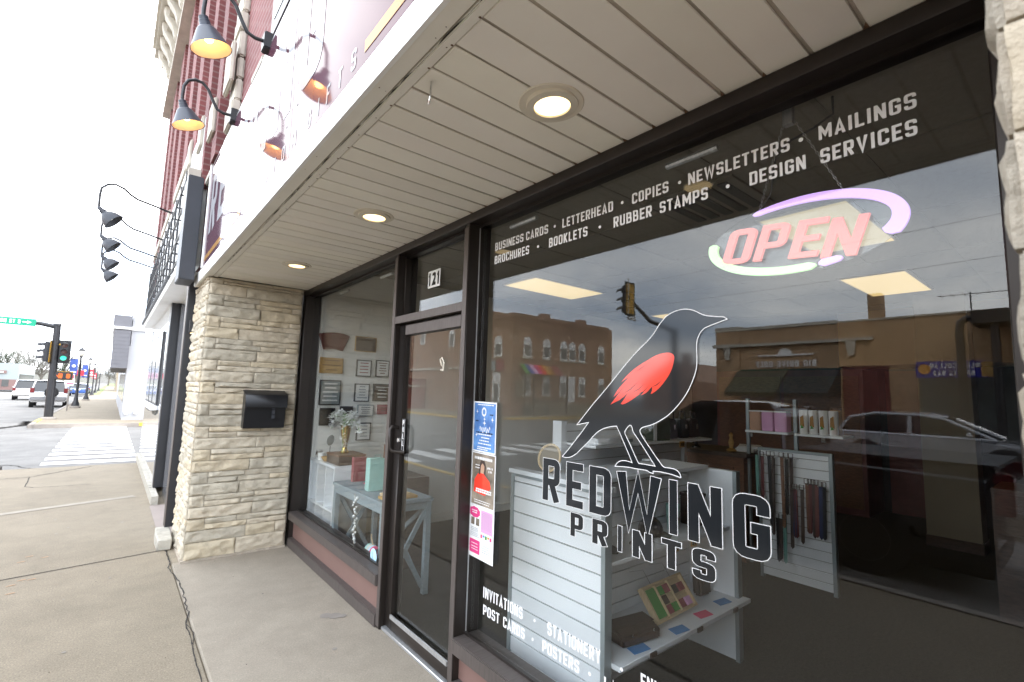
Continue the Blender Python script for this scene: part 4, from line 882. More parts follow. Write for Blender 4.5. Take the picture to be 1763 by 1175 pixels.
for y0, y1 in ((9.6,10.5),(10.65,11.5),(11.65,12.6)):
    wf = MB().box(.575,.5995,y0,y1,1.25,2.45).build('window', 'black', t); MB().box(.571,.575,y0+.05,y1-.05,1.29,2.41).build('pane', 'palepane', wf)
MB().box(.50,.5995,9.5,12.75,1.18,1.25).build('window_sill', 'whitetrim', t, bevel=.01)
mb = MB(); y = 9.55
while y < 12.7: mb.box(.585,.5992,y,y+random.uniform(.02,.06),1.13-random.uniform(0,.05),1.1795); y += random.uniform(.08,.2)
mb.build('peeling_edge', 'winpane', t)
MB().prism([(.44,6.28,2.80),(.70,6.28,2.80),(.70,6.28,2.84),(.42,6.28,2.84)], (0,7.0,0)).build('canopy_soffit', 'fasciawhite', t)
sb = MB().box(.418,.554,5.76,6.15,2.645,3.73).build('sign_box', 'darkgrey', t, bevel=.008)
mb = MB()
for z in (2.95,3.25,3.55,3.85): mb.tube([(.44,6.3,z),(.44,13.0,z)], .012, 6)
y = 6.3
while y < 13.0:
    mb.tube([(.44,y,2.85),(.44,y,3.95)], .012, 6); mb.tube([(.44,y,3.25),(.56,y,3.25)], .012, 6); mb.tube([(.44,y,3.85),(.56,y,3.85)], .012, 6); y += .55
mb.build('sign_rack', 'black', t)
mb = MB(); y = 7.2
while y < 13.2: mb.lathe([(.0001,0),(.034,0),(.034,.05),(.0001,.05)], (.43,y,2.86), (0,0,1), 10); y += .115
mb.tube([(.43,7.15,2.9),(.43,13.2,2.9)], .012, 6)
mb.build('scalloped_edge', 'black', t)
MB().box(.44,.554,6.15,6.25,2.7,3.95).build('corner_post', 'limestone', t)
for i, (y, z, hx, hz) in enumerate(((9.1,4.28,-.21,3.96),(10.9,4.27,-.215,3.97),(12.2,4.20,-.225,3.88),(13.0,4.12,-.235,3.78))):
    t = thing('gooseneck_lamp', ('unlit black gooseneck lamp nearest the camera on the next-door front, with the long visible arm','unlit black gooseneck lamp next-door, directly below the one with the long visible arm','unlit black gooseneck lamp next-door, directly above the lowest lamp','unlit black gooseneck lamp next-door, lowest of its column')[i], 'lamp', (.5,y,z), 'unlit gooseneck lamps on the next-door front')
    P = [(.50,y,z-.02),(.25,y,z+.04),(.06,y,z+.08),(-.03,y,z+.13),(-.11,y,z+.20),(-.21,y,z+.235),(-.30,y,z+.21),(-.365,y,z+.14),(-.375,y,z+.03),(-.37,y,hz+.16)]
    MB().tube(P, .016, 8).build('arm', 'gloss_black', t, smooth=True)
    a = Vector((.72,-.12,-.69)).normalized(); c_ = Vector((-.375,y,hz+.165))
    MB().lathe([(.014,-.01),(.028,.01),(.032,.06),(.04,.065),(.045,.11)], c_, a, 16).build('neck', 'darkgrey', t, smooth=True)
    MB().lathe([(.045,.105),(.08,.135),(.115,.195),(.138,.27),(.133,.27),(.11,.2),(.07,.14)], c_, a, 28).build('lamp_shade', 'darkgrey', t, smooth=True)
    MB().ball(c_+a*.20, .032, 10, 6).build('bulb', 'globe', t, smooth=True)

# ------------------------------------------------------------------ across the side street
t = thing('white_shop', 'white painted shop across the side street with grey ribbed sign box jutting over the pavement', 'building', (1,27,0))
MB().box(.47,14,27,60,0,3.2).build('wall', 'whitewall', t); MB().box(.50,1.0,27.02,60,3.2,4.92).build('parapet', 'whitewall', t)
MB().box(.44,14,26.96,27.3,3.9,4.05).build('parapet_band', 'whitetrim', t)
mb = MB(); 
for k in range(10): mb.box(-.10,.469,26.7,40,2.22+k*.166,2.22+k*.166+.155)
mb.box(-.09,.468,26.71,39.99,2.232,3.87); mb.build('sign_box', 'greybox', t)
MB().box(-.14,.469,26.65,40.1,3.9,4.0).build('sign_box_trim', 'fasciawhite', t); MB().box(-.16,.468,26.72,40,4.0,4.5).build('sign_box_top', 'greybox', t)
for k in range(5): MB().box(.462,.4695,28.5+k*4,31.8+k*4,.7,2.2).build('shop_window', 'winpane', t)
for i, (x, y, z) in enumerate(((.93,26.95,.32),(.6,26.95,.3))):
    t = thing('wall_box', ('small white conduit box on the right of the white wall foot','small white conduit box on the left of the white wall foot')[i], 'conduit box', (x,y,z)); MB().box(x-.06,x+.06,26.93,26.998,z-.08,z+.08).build('box_body', 'whitetrim', t, bevel=.015)
# ------------------------------------------------------------------ signals, lamp posts, signs
t = thing('traffic_signal', 'black traffic signal pole at the far corner with green light, raised-hand signal and mast arm', 'traffic light', (-1.89,28,0))
MB().tube([(-1.89,28,0),(-1.93,28,1.9),(-1.975,28,3.95)], [.15,.13,.115], 16).build('pole', 'black', t, smooth=True)
MB().tube([(-1.97,28,3.86),(-2.5,27.97,3.95),(-3.2,27.9,4.0),(-6.5,27.6,4.15),(-9,27.4,4.2)], [.10,.085,.08,.06,.05], 12).build('mast_arm', 'black', t, smooth=True)
MB().lathe([(.0001,.10),(.13,.08),(.15,.0)], (-1.975,28,3.93), (0,0,1), 14).build('pole_cap', 'black', t, smooth=True)
MB().lathe([(.26,0),(.25,.05),(.17,.10)], (-1.89,28,0), (0,0,1), 18).build('pole_base', 'kerb', t, smooth=True)
def signal_head(t, c, face, side, lit=None):
    c, face, side = Vector(c), Vector(face), Vector(side); up = Vector((0,0,1))
    hd = MB().obox(c, side, face, up, .27, .16, .84).build('signal_head', 'black', t, bevel=.03)
    MB().obox(c-face*.10, side, face, up, .42, .012, .98).build('backplate', 'black', hd); MB().obox(c-face*.112, side, face, up, .32, .012, .86).build('back_panel', 'sigyellow', hd)
    for k in range(3):
        p = c+up*(.27-.27*k)+face*.082
        MB().lathe([(.0001,.012),(.095,.008),(.1,0)], p, face, 18).build('signal_lens', 'green_on' if (lit == k) else 'lensoff', hd, smooth=True)
        m_ = MB(); n = 14; a = [p+(side*cos(pi*j/n)+up*sin(pi*j/n))*.112 for j in range(n+1)]; b = [q+face*.22-up*.03 for q in a]; m_.add(a+b, [(j,j+1,n+2+j,n+1+j) for j in range(n)]); m_.build('visor', 'black', hd)
    return hd
signal_head(t, (-1.66,27.9,2.83), (.05,-1,0), (1,.05,0), 2)
signal_head(t, (-2.2,28.05,2.80), (-1,.1,0), (.1,1,0), None)
MB().box(-1.9,-1.7,27.95,28.02,3.1,3.16).build('bracket', 'sigyellow', t); MB().box(-2.15,-1.9,27.95,28.02,2.75,2.81).build('bracket', 'black', t)
ps = MB().box(-1.86,-1.30,27.86,28.02,1.66,1.98).build('pedestrian_signal', 'black', t, bevel=.03)
MB().box(-1.92,-1.29,28.02,28.05,1.64,2.0).build('housing', 'sigyellow', ps)
mb = MB()
hx, hz, hy = -1.68, 1.80, 27.855
mb.quad((hx-.06,hy,hz-.09),(hx+.06,hy,hz-.09),(hx+.07,hy,hz+.03),(hx-.065,hy,hz+.03))
for k, (dx, l) in enumerate(((-.055,.08),(-.02,.10),(.015,.095),(.05,.075))): mb.quad((hx+dx-.012,hy,hz+.025),(hx+dx+.014,hy,hz+.025),(hx+dx*1.15+.014,hy,hz+.03+l),(hx+dx*1.15-.012,hy,hz+.03+l))
mb.quad((hx-.065,hy,hz-.05),(hx-.06,hy,hz-.01),(hx-.115,hy,hz+.05),(hx-.125,hy,hz+.02)); mb.build('raised_hand', 'orange_on', ps)
write(MB(), '8', (-1.50,27.855,1.71), (1,0,0), (0,0,1), (0,-1,0), .20, .13, t=.22).build('countdown_digit', 'orange_on', ps)
t = thing('street_name_sign', 'green street name sign with white lettering on the mast arm', 'street sign', (-3.4,27.75,3.97))
MB().prism([(-4.9,27.70,3.80),(-2.62,27.82,3.80),(-2.62,27.82,4.10),(-4.9,27.70,4.10)], (.002,.02,0)).build('sign_face', 'signgreen', t)
mb = MB(); write(mb, 'SON ST S', (-3.73,27.752,3.875), (1,.052,0), (0,0,1), (0,-1,0), .155, .66, t=.19); mb.quad((-3.02,27.79,3.93),(-2.86,27.798,3.93),(-2.86,27.798,3.97),(-3.02,27.79,3.97)); mb.add([(-2.88,27.796,3.885),(-2.74,27.804,3.95),(-2.88,27.796,4.015)],[(0,1,2)]); mb.build('sign_lettering', 'decalwhite', t)
t0 = None
def lamp_post():
    t = thing('street_lamp', 'tall black lamp post with pale lantern just beyond the traffic signal', 'street lamp', (0,0,0), 'black lamp posts along the pavement')
    MB().lathe([(.26,0),(.26,.10),(.22,.12)], (0,0,0), (0,0,1), 8).build('plinth', 'kerb', t)
    MB().lathe([(.20,.12),(.19,.25),(.12,.40),(.10,.60),(.075,.7),(.065,2.0),(.05,3.0),(.05,3.05),(.09,3.08),(.09,3.14)], (0,0,0), (0,0,1), 14).build('pole', 'black', t, smooth=True)
    MB().lathe([(.07,3.14),(.15,3.24),(.17,3.42),(.12,3.5)], (0,0,0), (0,0,1), 16).build('lantern', 'globe', t, smooth=True)
    MB().lathe([(.19,3.47),(.16,3.52),(.06,3.62),(.02,3.66),(.02,3.76),(.0001,3.78)], (0,0,0), (0,0,1), 16).build('lantern_cap', 'black', t, smooth=True)
    return t
L0 = lamp_post(); L0.location = (-1.56,39.6,0)
far_lamps = [((-1.54,55,0),'black lamp post behind the blue banner'),((-1.57,72,0),'black lamp post with red banner, third along the near pavement'),((-1.6,88,0),'black lamp post, fourth along the near pavement, tiny'),((-1.5,104,0),'black lamp post farthest along the near pavement'),((-15.6,92,0),'black lamp post on the opposite pavement before the grey shop')]
for p, lab in far_lamps: clone(L0, p, 0, lab)
def banner(y, x0, x1, z0, z1, m, lab):
    t = thing('banner', lab, 'banner', ((x0+x1)/2,y,z0), 'banners hung from the lamp posts')
    mb = MB()
    for i in range(5):
        a = x0+(x1-x0)*i/5; b = x0+(x1-x0)*(i+1)/5; f_ = lambda x: y+.03*sin((x-x0)/(x1-x0)*5)
        mb.prism([(a,f_(a),z0),(b,f_(b),z0),(b,f_(b),z1),(a,f_(a),z1)], (0,.008,0))
    mb.build('cloth', m, t); 
    mb = MB(); mb.tube([(x0-.03,y,z1),(x1+.03,y,z1)], .012, 6); mb.tube([(x0-.03,y,z0),(x1+.03,y,z0)], .012, 6); mb.build('rod', 'black', t)
    mb = MB(); c_ = (x0+x1)/2; mb.lathe([(.0001,0),((x1-x0)*.26,0)], (c_,y-.035,(z0*.45+z1*.55)), (0,-1,0), 10); mb.quad((x0+.1*(x1-x0),y-.035,z0+.12),(x1-.1*(x1-x0),y-.035,z0+.12),(x1-.1*(x1-x0),y-.035,z0+.2),(x0+.1*(x1-x0),y-.035,z0+.2)); mb.build('emblem', 'decalwhite' , t)
banner(39.6,-2.02,-1.66,2.0,2.95,'bannerblue','blue banner on the left of the nearest lamp post')
banner(55,-2.0,-1.62,1.95,3.0,'bannerblue','blue banner with white emblem on the second lamp post')
banner(72,-2.0,-1.60,2.2,2.95,'bannerred','bright red banner on the third lamp post')
banner(88,-2.05,-1.65,2.0,2.8,'bannerred','small red banner on the fourth lamp post')
t = thing('parking_sign', 'pale pink parking sign on a thin post before the nearest lamp post', 'sign', (-1.72,35.6,0))
MB().tube([(-1.72,35.6,0),(-1.72,35.6,2.05)], .03, 8).build('post', 'kerb', t); MB().box(-1.88,-1.56,35.56,35.575,1.35,2.0).build('sign_face', 'paper', t)
mb = MB(); mb.box(-1.85,-1.59,35.555,35.559,1.75,1.93); mb.box(-1.85,-1.59,35.555,35.559,1.45,1.5); mb.build('sign_print', 'pinkpaper', t)
t = thing('stop_sign', 'small red sign beside the orange pedestrian signal', 'sign', (-1.75,47,0))
MB().tube([(-1.78,47,0),(-1.78,47,2.4)], .03, 8).build('post', 'kerb', t); MB().box(-1.98,-1.58,46.95,46.965,2.0,2.4).build('sign_face', 'bannerred', t)

# ------------------------------------------------------------------ vehicles
def vehicle(name, label, cat, loc, rz, pm, L, Wd, body, house, wheels, wr, tail=None, extra=None, group=None, suv=False, rnd_=.07, rt=.05):
    t = thing(name, label, cat, (0,0,0), group); h = Wd/2
    b = MB().prism([(-h,y,z) for y, z in body], (Wd,0,0)).build('body', pm, t, bevel=rnd_, seg=5)
    zb = min(z for _, z in house); zt = max(z for _, z in house)
    def hw(z, s=0): return h*(.93-.17*(z-zb)/(zt-zb))+s
    n = len(house); a = [(-hw(z),y,z) for y, z in house]; c_ = [(hw(z),y,z) for y, z in house]
    MB().add(a+c_, [tuple(range(n-1,-1,-1)), tuple(range(n,2*n))]+[(i,(i+1)%n,(i+1)%n+n,i+n) for i in range(n)]) if 0 else None
    mb = MB(); mb.add(a+c_, [tuple(range(n-1,-1,-1)), tuple(range(n,2*n))]+[(i,(i+1)%n,(i+1)%n+n,i+n) for i in range(n)]); mb.build('windows', 'carglass', t)
    top = [(y, z) for y, z in house if z > zt-.12]; ya, yb = min(p[0] for p in top), max(p[0] for p in top)
    mb = MB(); wd_ = hw(zt)+.015; ny_, nx_ = 8, 16; g = []
    for i in range(ny_+1):
        u = i/ny_; yy = ya-.03+(yb-ya+.07)*u
        for k in range(nx_+1):
            q = -1+2*k/nx_; a_ = abs(q); g.append((wd_*q, yy, zt-.035+(.085*(1-a_**2.2) + (0 if a_ < .99 else -.03))*(1-.55*(2*u-1)**4)+.02*(1-(2*u-1)**2)))
    mb.add(g, [(i*(nx_+1)+k, i*(nx_+1)+k+1, (i+1)*(nx_+1)+k+1, (i+1)*(nx_+1)+k) for i in range(ny_) for k in range(nx_)]); mb.build('roof', pm, t, smooth=True)
    mb = MB()
    for s in (-1,1):
        for i in range(n):
            (y0,z0),(y1,z1) = house[i], house[(i+1)%n]
            mb.tube([(s*hw(z0,.004),y0,z0),(s*hw(z1,.004),y1,z1)], .045, 6)
        for f in ((.5,) if not suv else (.36,.66)):
            ym = ya+(yb-ya)*f; mb.tube([(s*hw(zb,.004),ym,zb),(s*hw(zt,.004),ym,zt)], .05, 6)
    mb.build('pillars', pm, t, smooth=True)
    for y in wheels:
        for s in (-1,1):
            wl = MB().lathe([(wr*.62,-.10),(wr*.97,-.10),(wr,-.06),(wr,.06),(wr*.97,.10),(wr*.62,.11)], (s*(h-.10),y,wr), (s,0,0), 24).build('wheel', 'rubber', t, smooth=True)
            m_ = MB(); m_.lathe([(.0001,.06),(wr*.2,.07),(wr*.62,.06),(wr*.66,.105),(wr*.62,.112)], (s*(h-.10),y,wr), (s,0,0), 20).build('rim', 'alu', wl, smooth=True)
    bz = min(z for _, z in body)
    rear = min(y for y, _ in body); front = max(y for y, _ in body)
    MB().box(-h*.97,h*.97,rear-.09,rear+.06,bz+.12,bz+.36).build('rear_bumper', extra or pm, t, bevel=.04); MB().box(-h*.97,h*.97,front-.06,front+.09,bz+.08,bz+.34).build('front_bumper', extra or pm, t, bevel=.04)
    tz = tail or (.75,1.0)
    for s in (-1,1):
        MB().box(min(s*h*.78,s*h*1.006),max(s*h*.78,s*h*1.006),rear-.012,rear+.12,*tz).build('tail_light', 'redlens', t, bevel=.012); MB().box(min(s*h*.6,s*h*.97),max(s*h*.6,s*h*.97),front-.1,front+.012,tz[0]-.02,tz[0]+.16).build('headlight', 'globe', t, bevel=.02)
    MB().box(-.26,.26,rear-.1,rear-.088,bz+.42,bz+.56).build('number_plate', 'paper', t)
    for s in (-1,1): MB().ball((s*(h+.10),yb+.45 if front-yb > .8 else yb+.1,zb+.10), .1, 10, 6, (1,.6,.75)).build('wing_mirror', pm if extra is None else extra, t, smooth=True)
    mb = MB()
    for y in wheels:
        for s in (-1,1): mb.lathe([(.0001,0),(wr*1.12,0)], (s*(h+.003),y,wr+.02), (s,0,0), 24)
    mb.build('wheel_arch', 'trim', t)
    t.location = loc; t.rotation_euler = (0,0,rz); return t
SUVB = [(-2.1,.35),(-2.15,.7),(-2.1,1.0),(1.0,1.02),(1.95,.92),(2.15,.75),(2.12,.33)]
SUVH = [(-2.02,.98),(-1.88,1.62),(-1.6,1.72),(.15,1.70),(.5,1.62),(1.1,1.0)]
PKB = [(-2.4,.45),(-2.42,1.16),(-.55,1.20),(.9,1.20),(2.25,1.08),(2.4,.9),(2.38,.45)]
PKH = [(-.5,1.16),(-.42,1.55),(-.3,1.68),(.62,1.68),(.8,1.60),(1.45,1.16)]
SEDB = [(-2.15,.35),(-2.2,.8),(-2.0,.95),(1.0,.93),(2.0,.8),(2.2,.6),(2.15,.3)]
SEDH = [(-1.7,.92),(-1.1,1.38),(-.7,1.45),(.2,1.43),(.5,1.36),(1.15,.92)]
j = vehicle('jeep', 'white boxy off-roader with a tailgate spare wheel, by the signal pole foot', 'car', (-3.12,45.5,-.14), radians(2), 'pwhite', 4.3, 1.78, SUVB, SUVH, (-1.35,1.35), .37, (.95,1.25), 'pgrey', suv=True)
sp_ = MB().lathe([(.0001,.20),(.2,.20),(.33,.18),(.35,.10),(.35,.02),(.0001,.0)], (.12,-2.15,.98), (0,-1,0), 24).build('spare_wheel', 'rubber', j, smooth=True)
vehicle('pickup_truck', 'white pickup driving away on the left of the boxy off-roader', 'car', (-5.6,61,-.14), radians(3), 'pwhite', 4.8, 1.85, SUVB, SUVH, (-1.4,1.45), .38, (.8,1.05), suv=True)
vehicle('parked_car', 'blue car parked by the second lamp post', 'car', (-2.95,78,-.14), 0, 'pblue', 4.4, 1.75, SEDB, SEDH, (-1.35,1.4), .32, (.7,.88))
vehicle('parked_car', 'dark grey car parked beyond the blue one', 'car', (-3.0,88,-.14), 0, 'pgrey', 4.4, 1.75, SEDB, SEDH, (-1.35,1.4), .32, (.7,.88))
vehicle('parked_car', 'small white car far down the road left of the lamp posts', 'car', (-6.2,120,-.14), pi, 'pwhite', 4.4, 1.75, SEDB, SEDH, (-1.35,1.4), .32, (.7,.88))
tk = vehicle('pickup_truck', 'dark pickup truck parked at the kerb, seen only as a reflection in the shop window', 'car', (-3.83,2.98,-.14), 0, 'pmaroon', 4.8, 1.74, PKB, PKH, (-1.3,1.55), .36, (.78,1.14), 'chrome', rnd_=.11, rt=.14)
MB().box(-.78,.78,-2.33,-.62,1.17,1.205).build('bed_cover', 'trim', tk); MB().box(-.72,.72,-2.25,2.2,.17,.5).build('chassis', 'rubber', tk); MB().box(-.868,.868,-2.3,2.3,.30,.46).build('sill', 'trim', tk, bevel=.03)
vehicle('parked_suv', 'silver sport utility parked across the street, seen only as a reflection in the shop window', 'car', (-13.75,2.9,-.14), pi, 'psilver', 4.4, 1.8, [(-2.05,.3),(-2.12,.72),(-2.02,1.0),(.9,.98),(1.9,.86),(2.2,.62),(2.15,.28)], [(-1.98,.97),(-1.72,1.36),(-1.1,1.5),(-.1,1.48),(.35,1.40),(1.25,.95)], (-1.35,1.4), .36, (.86,1.0))

# ------------------------------------------------------------------ far end of the street
t = thing('grey_shop', 'low grey shop with faded red sign band, far down the road', 'building', (-14,100,0))
MB().box(-26,-10.4,99,118,0,3.9).build('wall', 'greyedge', t); MB().box(-25.9,-10.5,98.9,99,0.1,1.6).build('brick_base', 'pinkbrown', t)
MB().box(-13.6,-11.6,98.8,98.98,2.45,2.85).build('sign_band', 'pinkbrown', t); MB().box(-13.4,-11.9,98.76,98.79,2.55,2.72).build('sign_panel', 'paper', t)
for k in range(4): MB().box(-14.8+k*.95,-14.1+k*.95,98.85,98.895,.6,1.55).build('window', 'winpane', t)
MB().box(-10.45,-10.36,100,117,.6,2.4).build('side_window', 'winpane', t)
t = thing('pale_shop', 'pale low building far along the right pavement, beyond the white shop', 'building', (2,120,0)); MB().box(.6,14,112,140,0,4.2).build('wall', 'iwall_beige', t)
for k in range(4): MB().box(.59,.6,114+k*6,118+k*6,.8,2.6).build('window', 'winpane', t)
def bare_tree(name, lab, loc, h, seed, m='twig', dens=1.0):
    rnd = random.Random(seed); t = thing(name, lab, 'tree', loc, 'bare trees at the far end of the street')
    x0, y0, z0 = loc; mb = MB(); cr_ = MB()
    mb.tube([(x0,y0,z0),(x0+.1,y0,z0+h*.2),(x0+.05,y0,z0+h*.35)], [h*.035,h*.026,h*.02], 8)
    for i in range(16):
        a = rnd.uniform(0,6.28); el = rnd.uniform(.4,1.4); l = h*rnd.uniform(.35,.62); s = Vector((x0,y0,z0+h*rnd.uniform(.2,.4)))
        d_ = Vector((cos(a)*cos(el),sin(a)*cos(el),sin(el))); P = [s]; 
        for q in range(4): d_ = (d_+Vector((rnd.uniform(-.3,.3),rnd.uniform(-.3,.3),rnd.uniform(-.1,.3)))).normalized(); P.append(P[-1]+d_*l/4)
        mb.tube(P, [h*.011,h*.008,h*.006,h*.004,h*.002], 5)
        for q in range(int(44*dens)):
            k = rnd.randint(1,3); b = P[k].lerp(P[k+1], rnd.random()); dd = (d_+Vector((rnd.gauss(0,.8),rnd.gauss(0,.8),rnd.gauss(.1,.6)))).normalized(); e2 = b+dd*h*rnd.uniform(.05,.17); w_ = Vector((-dd.y,dd.x,0)).normalized()*h*.0035
            cr_.add([b-w_,b+w_,e2], [(0,1,2)])
            for f in range(3):
                g = b.lerp(e2, rnd.uniform(.3,1)); d3 = (dd+Vector((rnd.gauss(0,.9),rnd.gauss(0,.9),rnd.gauss(0,.7)))).normalized(); cr_.add([g-w_*.8,g+w_*.8,g+d3*h*rnd.uniform(.03,.09)], [(0,1,2)])
    mb.build('trunk', 'bark', t, smooth=True); cr_.build('crown', m, t)
spots = [(-30,150,11),(-24,165,12),(-18.5,150,10.5),(-15.5,172,12),(-13,160,9.5),(-10.6,185,11),(-8.4,200,10),(-6.6,230,10),(-4.5,250,10),(1.5,210,8),(4.5,170,7),(-36,170,13),(-1.0,290,11),(-21,190,12),(3.0,260,10)]
wher = ['standing behind the left edge of the grey shop','second from the left, over the grey shop','over the grey shop\'s right corner','just right of the grey shop','left of the traffic signal pole, in front of taller trees','seen through the gap beside the signal pole','right of the signal pole, low','between signal and nearest lamp post','behind the blue banners','over the far right pavement','by the pale low building','at the extreme left edge','at the far vanishing point of the pavement','tallest in the left group','beyond the white shop, faint']
for i, ((x, y, h), wv) in enumerate(zip(spots, wher)): bare_tree('bare_tree', 'leafless grey-brown tree '+wv, (x,y,-.05), h, 40+i, 'evergreen' if i in (2,5) else 'twig', 1.0)
structure(MB().prism([(-400,760,-1),(-200,760,10),(-60,760,14),(0,760,11),(80,760,13),(300,760,8),(500,760,-1)], (0,60,0)).build('far_treeline', 'twig'))

# ------------------------------------------------------------------ across the main street (met in the glass)
XA, YA = -19.4, 27.5
A = thing('corner_building', 'two-storey brown brick corner building with white arched windows, reflected left of the bird', 'building', (-25,30,0))
ta = MB().box(-30.2,XA,YA,33.2,0,7.55).build('wall', 'tanbrickX', A)
MB().box(XA,XA+.02,YA+.002,33.2,0,7.54).build('east_wall', 'tanbrick', A)
mb = MB(); mb.box(-30.25,XA+.10,YA-.10,33.3,7.3,7.62); mb.box(-30.22,XA+.06,YA-.06,33.25,6.5,6.62); mb.build('parapet', 'tanbrickX', ta)
mb = MB(); x = -30.1
while x < XA: mb.box(x,x+.14,YA-.07,YA-.001,6.75,7.2); x += .34
y = YA+.1
while y < 33: mb.box(XA+.021,XA+.08,y,y+.14,6.75,7.2); y += .34
mb.build('corbel', 'tanbrickX', ta)
for x in (-23.45,-27.8): MB().box(x-.4,x+.4,28.2,28.8,7.5,8.1).build('chimney', 'tanbrickX', A)
def arched(par, c, ax, w_, z0, z1, arch=True):
    r = w_/2; out = [(-r,z0),(r,z0)]+([(r*cos(pi*k/12),z1-r+r*sin(pi*k/12)) for k in range(13)] if arch else [(r,z1),(-r,z1)])
    if ax == 'S': P = lambda u, z, d: (c+u, YA-d, z); n = (0,-.06,0)
    else: P = lambda u, z, d: (XA+.02+d, c+u, z); n = (.06,0,0)
    f = MB().prism([P(u,z,.0) for u, z in out], n).build('window', 'whitetrim', par)
    zi = z1-(.62 if arch else .55); i_ = r-.10
    MB().prism([P(-i_,z0+.12,.062),(P(i_,z0+.12,.062)),P(i_,zi,.062),P(-i_,zi,.062)], tuple(k*.05 for k in n)).build('pane', 'winpane', f)
    MB().prism([P(-r-.1,z0-.14,.0),P(r+.1,z0-.14,.0),P(r+.1,z0-.001,.0),P(-r-.1,z0-.001,.0)], tuple(k*2 for k in n)).build('sill', 'limestone', f)
for x in (-20.81,-22.82,-24.71,-25.70,-26.87,-29.31): arched(A, x, 'S', .78, 4.38, 5.92)
for x in (-20.83,-22.83,-24.69,-26.9,-29.33): arched(A, x, 'S', .76, 1.53, 3.10, False)
for y in (29.19,30.7): arched(A, y, 'E', .92, 4.42, 5.98)
dr = MB().box(-26.05,-25.28,YA-.06,YA-.001,1.07,3.10).build('door', 'whitetrim', A)
dr = MB().box(XA+.021,XA+.09,28.8,29.75,.15,3.2).build('door', 'whitetrim', A); MB().box(XA+.091,XA+.095,29.0,29.55,1.0,2.3).build('pane', 'winpane', dr)
sw = MB().box(XA+.021,XA+.10,30.2,32.6,1.5,3.2).build('shop_window', 'whitetrim', A); MB().box(XA+.101,XA+.105,30.35,32.45,1.65,2.5).build('pane', 'winpane', sw)
MB().box(-30.21,-20.5,YA-.04,YA-.0012,0,.98).build('stone_base', 'blockstone', A)
for x in (-20.9,-22.9): MB().box(x-.3,x+.3,YA-.07,YA-.041,.15,.6).build('basement_window', 'winpane', A)
cols = ['green','bannerblue','posterlilac','posterpink','decalred','orange','signgold','burgundy','burgundy']
for i, m_ in enumerate(cols): MB().prism([(-20.1-i*.438,YA-.8,3.1),(-20.1-i*.438,YA-.001,3.82),(-20.1-(i+1)*.438+.02,YA-.001,3.82),(-20.1-(i+1)*.438+.02,YA-.8,3.1)], (0,0,.02)).build('awning_panel', m_, A)
for i, m_ in enumerate(['burgundy','greyedge','greyedge','burgundy','maroonwood']): MB().box(XA+.022,XA+.16,28.4+i*.95,29.2+i*.95,3.3,4.1).build('awning_panel', m_, A)
t = thing('mug_sign', 'pale wooden mug-shaped sign on the brown corner building', 'sign', (-19.9,27.2,1.4))
MB().box(-20.25,-19.65,YA-.22,YA-.12,1.35,2.6).build('mug', 'iwall_beige', t, bevel=.03); MB().tube([(-20.25,YA-.17,2.45),(-20.5,YA-.17,2.4),(-20.55,YA-.17,2.0),(-20.45,YA-.17,1.75),(-20.25,YA-.17,1.7)], .05, 8).build('mug_handle', 'iwall_beige', t, smooth=True)
MB().tube([(-20.55,YA-.17,.0),(-20.55,YA-.17,3.3)], .05, 8).build('post', 'darkwood', t)
t = thing('porch', 'dark wooden porch posts and rail against the brown corner building', 'porch', (-23,27,0))
mb = MB(); mb.box(-24.05,-24.15,26.4,26.5,0,3.1); mb.box(-20.6,-20.7,26.4,26.5,0,3.1); mb.box(-24.1,-20.6,26.42,26.48,1.05,1.2); mb.build('frame', 'darkwood', t)
Hh = thing('brick_hall', 'tall plain brown brick hall beyond the corner building, reflected in the door', 'building', (-25,38,0))
MB().box(-38,XA-.02,33.3,62,0,8.7).build('wall', 'tanbrick', Hh); MB().box(XA-.02,XA+.08,33.32,62,3.55,3.75).build('ledge', 'limestone', Hh)
for y, z0, z1 in ((35.75,5.5,7.0),(40.9,6.0,7.4),(46,6,7.4)):
    f = MB().prism([(XA-.02,y-.42,z0),(XA-.02,y+.42,z0),(XA-.02,y+.42,z1-.3),(XA-.02,y,z1+.25),(XA-.02,y-.42,z1-.3)], (.08,0,0)).build('window', 'whitetrim', Hh); MB().box(XA+.061,XA+.07,y-.28,y+.28,z0+.15,z1-.35).build('pane', 'winpane', f)
t = thing('red_annexe', 'small dark red brick annexe with white windows at the foot of the brick hall', 'building', (-19,41.5,0))
MB().box(-19.3,-17.6,39.8,46,0,2.75).build('wall', 'brickred2', t); MB().box(-19.3,-17.56,39.76,46,1.95,2.15).build('ledge', 'limestone', t)
for y in (41.2,43.2): f = MB().box(-17.6,-17.55,y-.5,y+.5,.7,1.75).build('window', 'whitetrim', t); MB().box(-17.55,-17.54,y-.4,y+.4,.8,1.65).build('pane', 'winpane', f)
XB = -18.6
B = thing('golf_shop_building', 'low buff brick building with corner pilaster and green awnings, reflected right of the bird', 'building', (-22,3,0))
wb = MB().box(-32,XB,-14,11.3,0,4.72).build('wall', 'buffbrick', B)
MB().box(-32,XB-.01,11.3,11.36,0,4.70).build('side_wall', 'buffbrickX', B)
mb = MB(); mb.box(-32,XB+.08,10.3,11.45,4.72,4.93); mb.box(XB-.3,XB+.05,6.5,10.3,4.72,4.85); mb.box(XB-.3,XB+.05,-14,6.5,4.72,4.79); mb.build('coping', 'limestone', wb)
mb = MB(); mb.box(XB-.2,XB+.06,10.32,11.42,0,4.72); mb.box(XB-.2,XB+.05,5.6,6.5,3.0,4.715); mb.build('pilaster', 'buffbrick', wb)
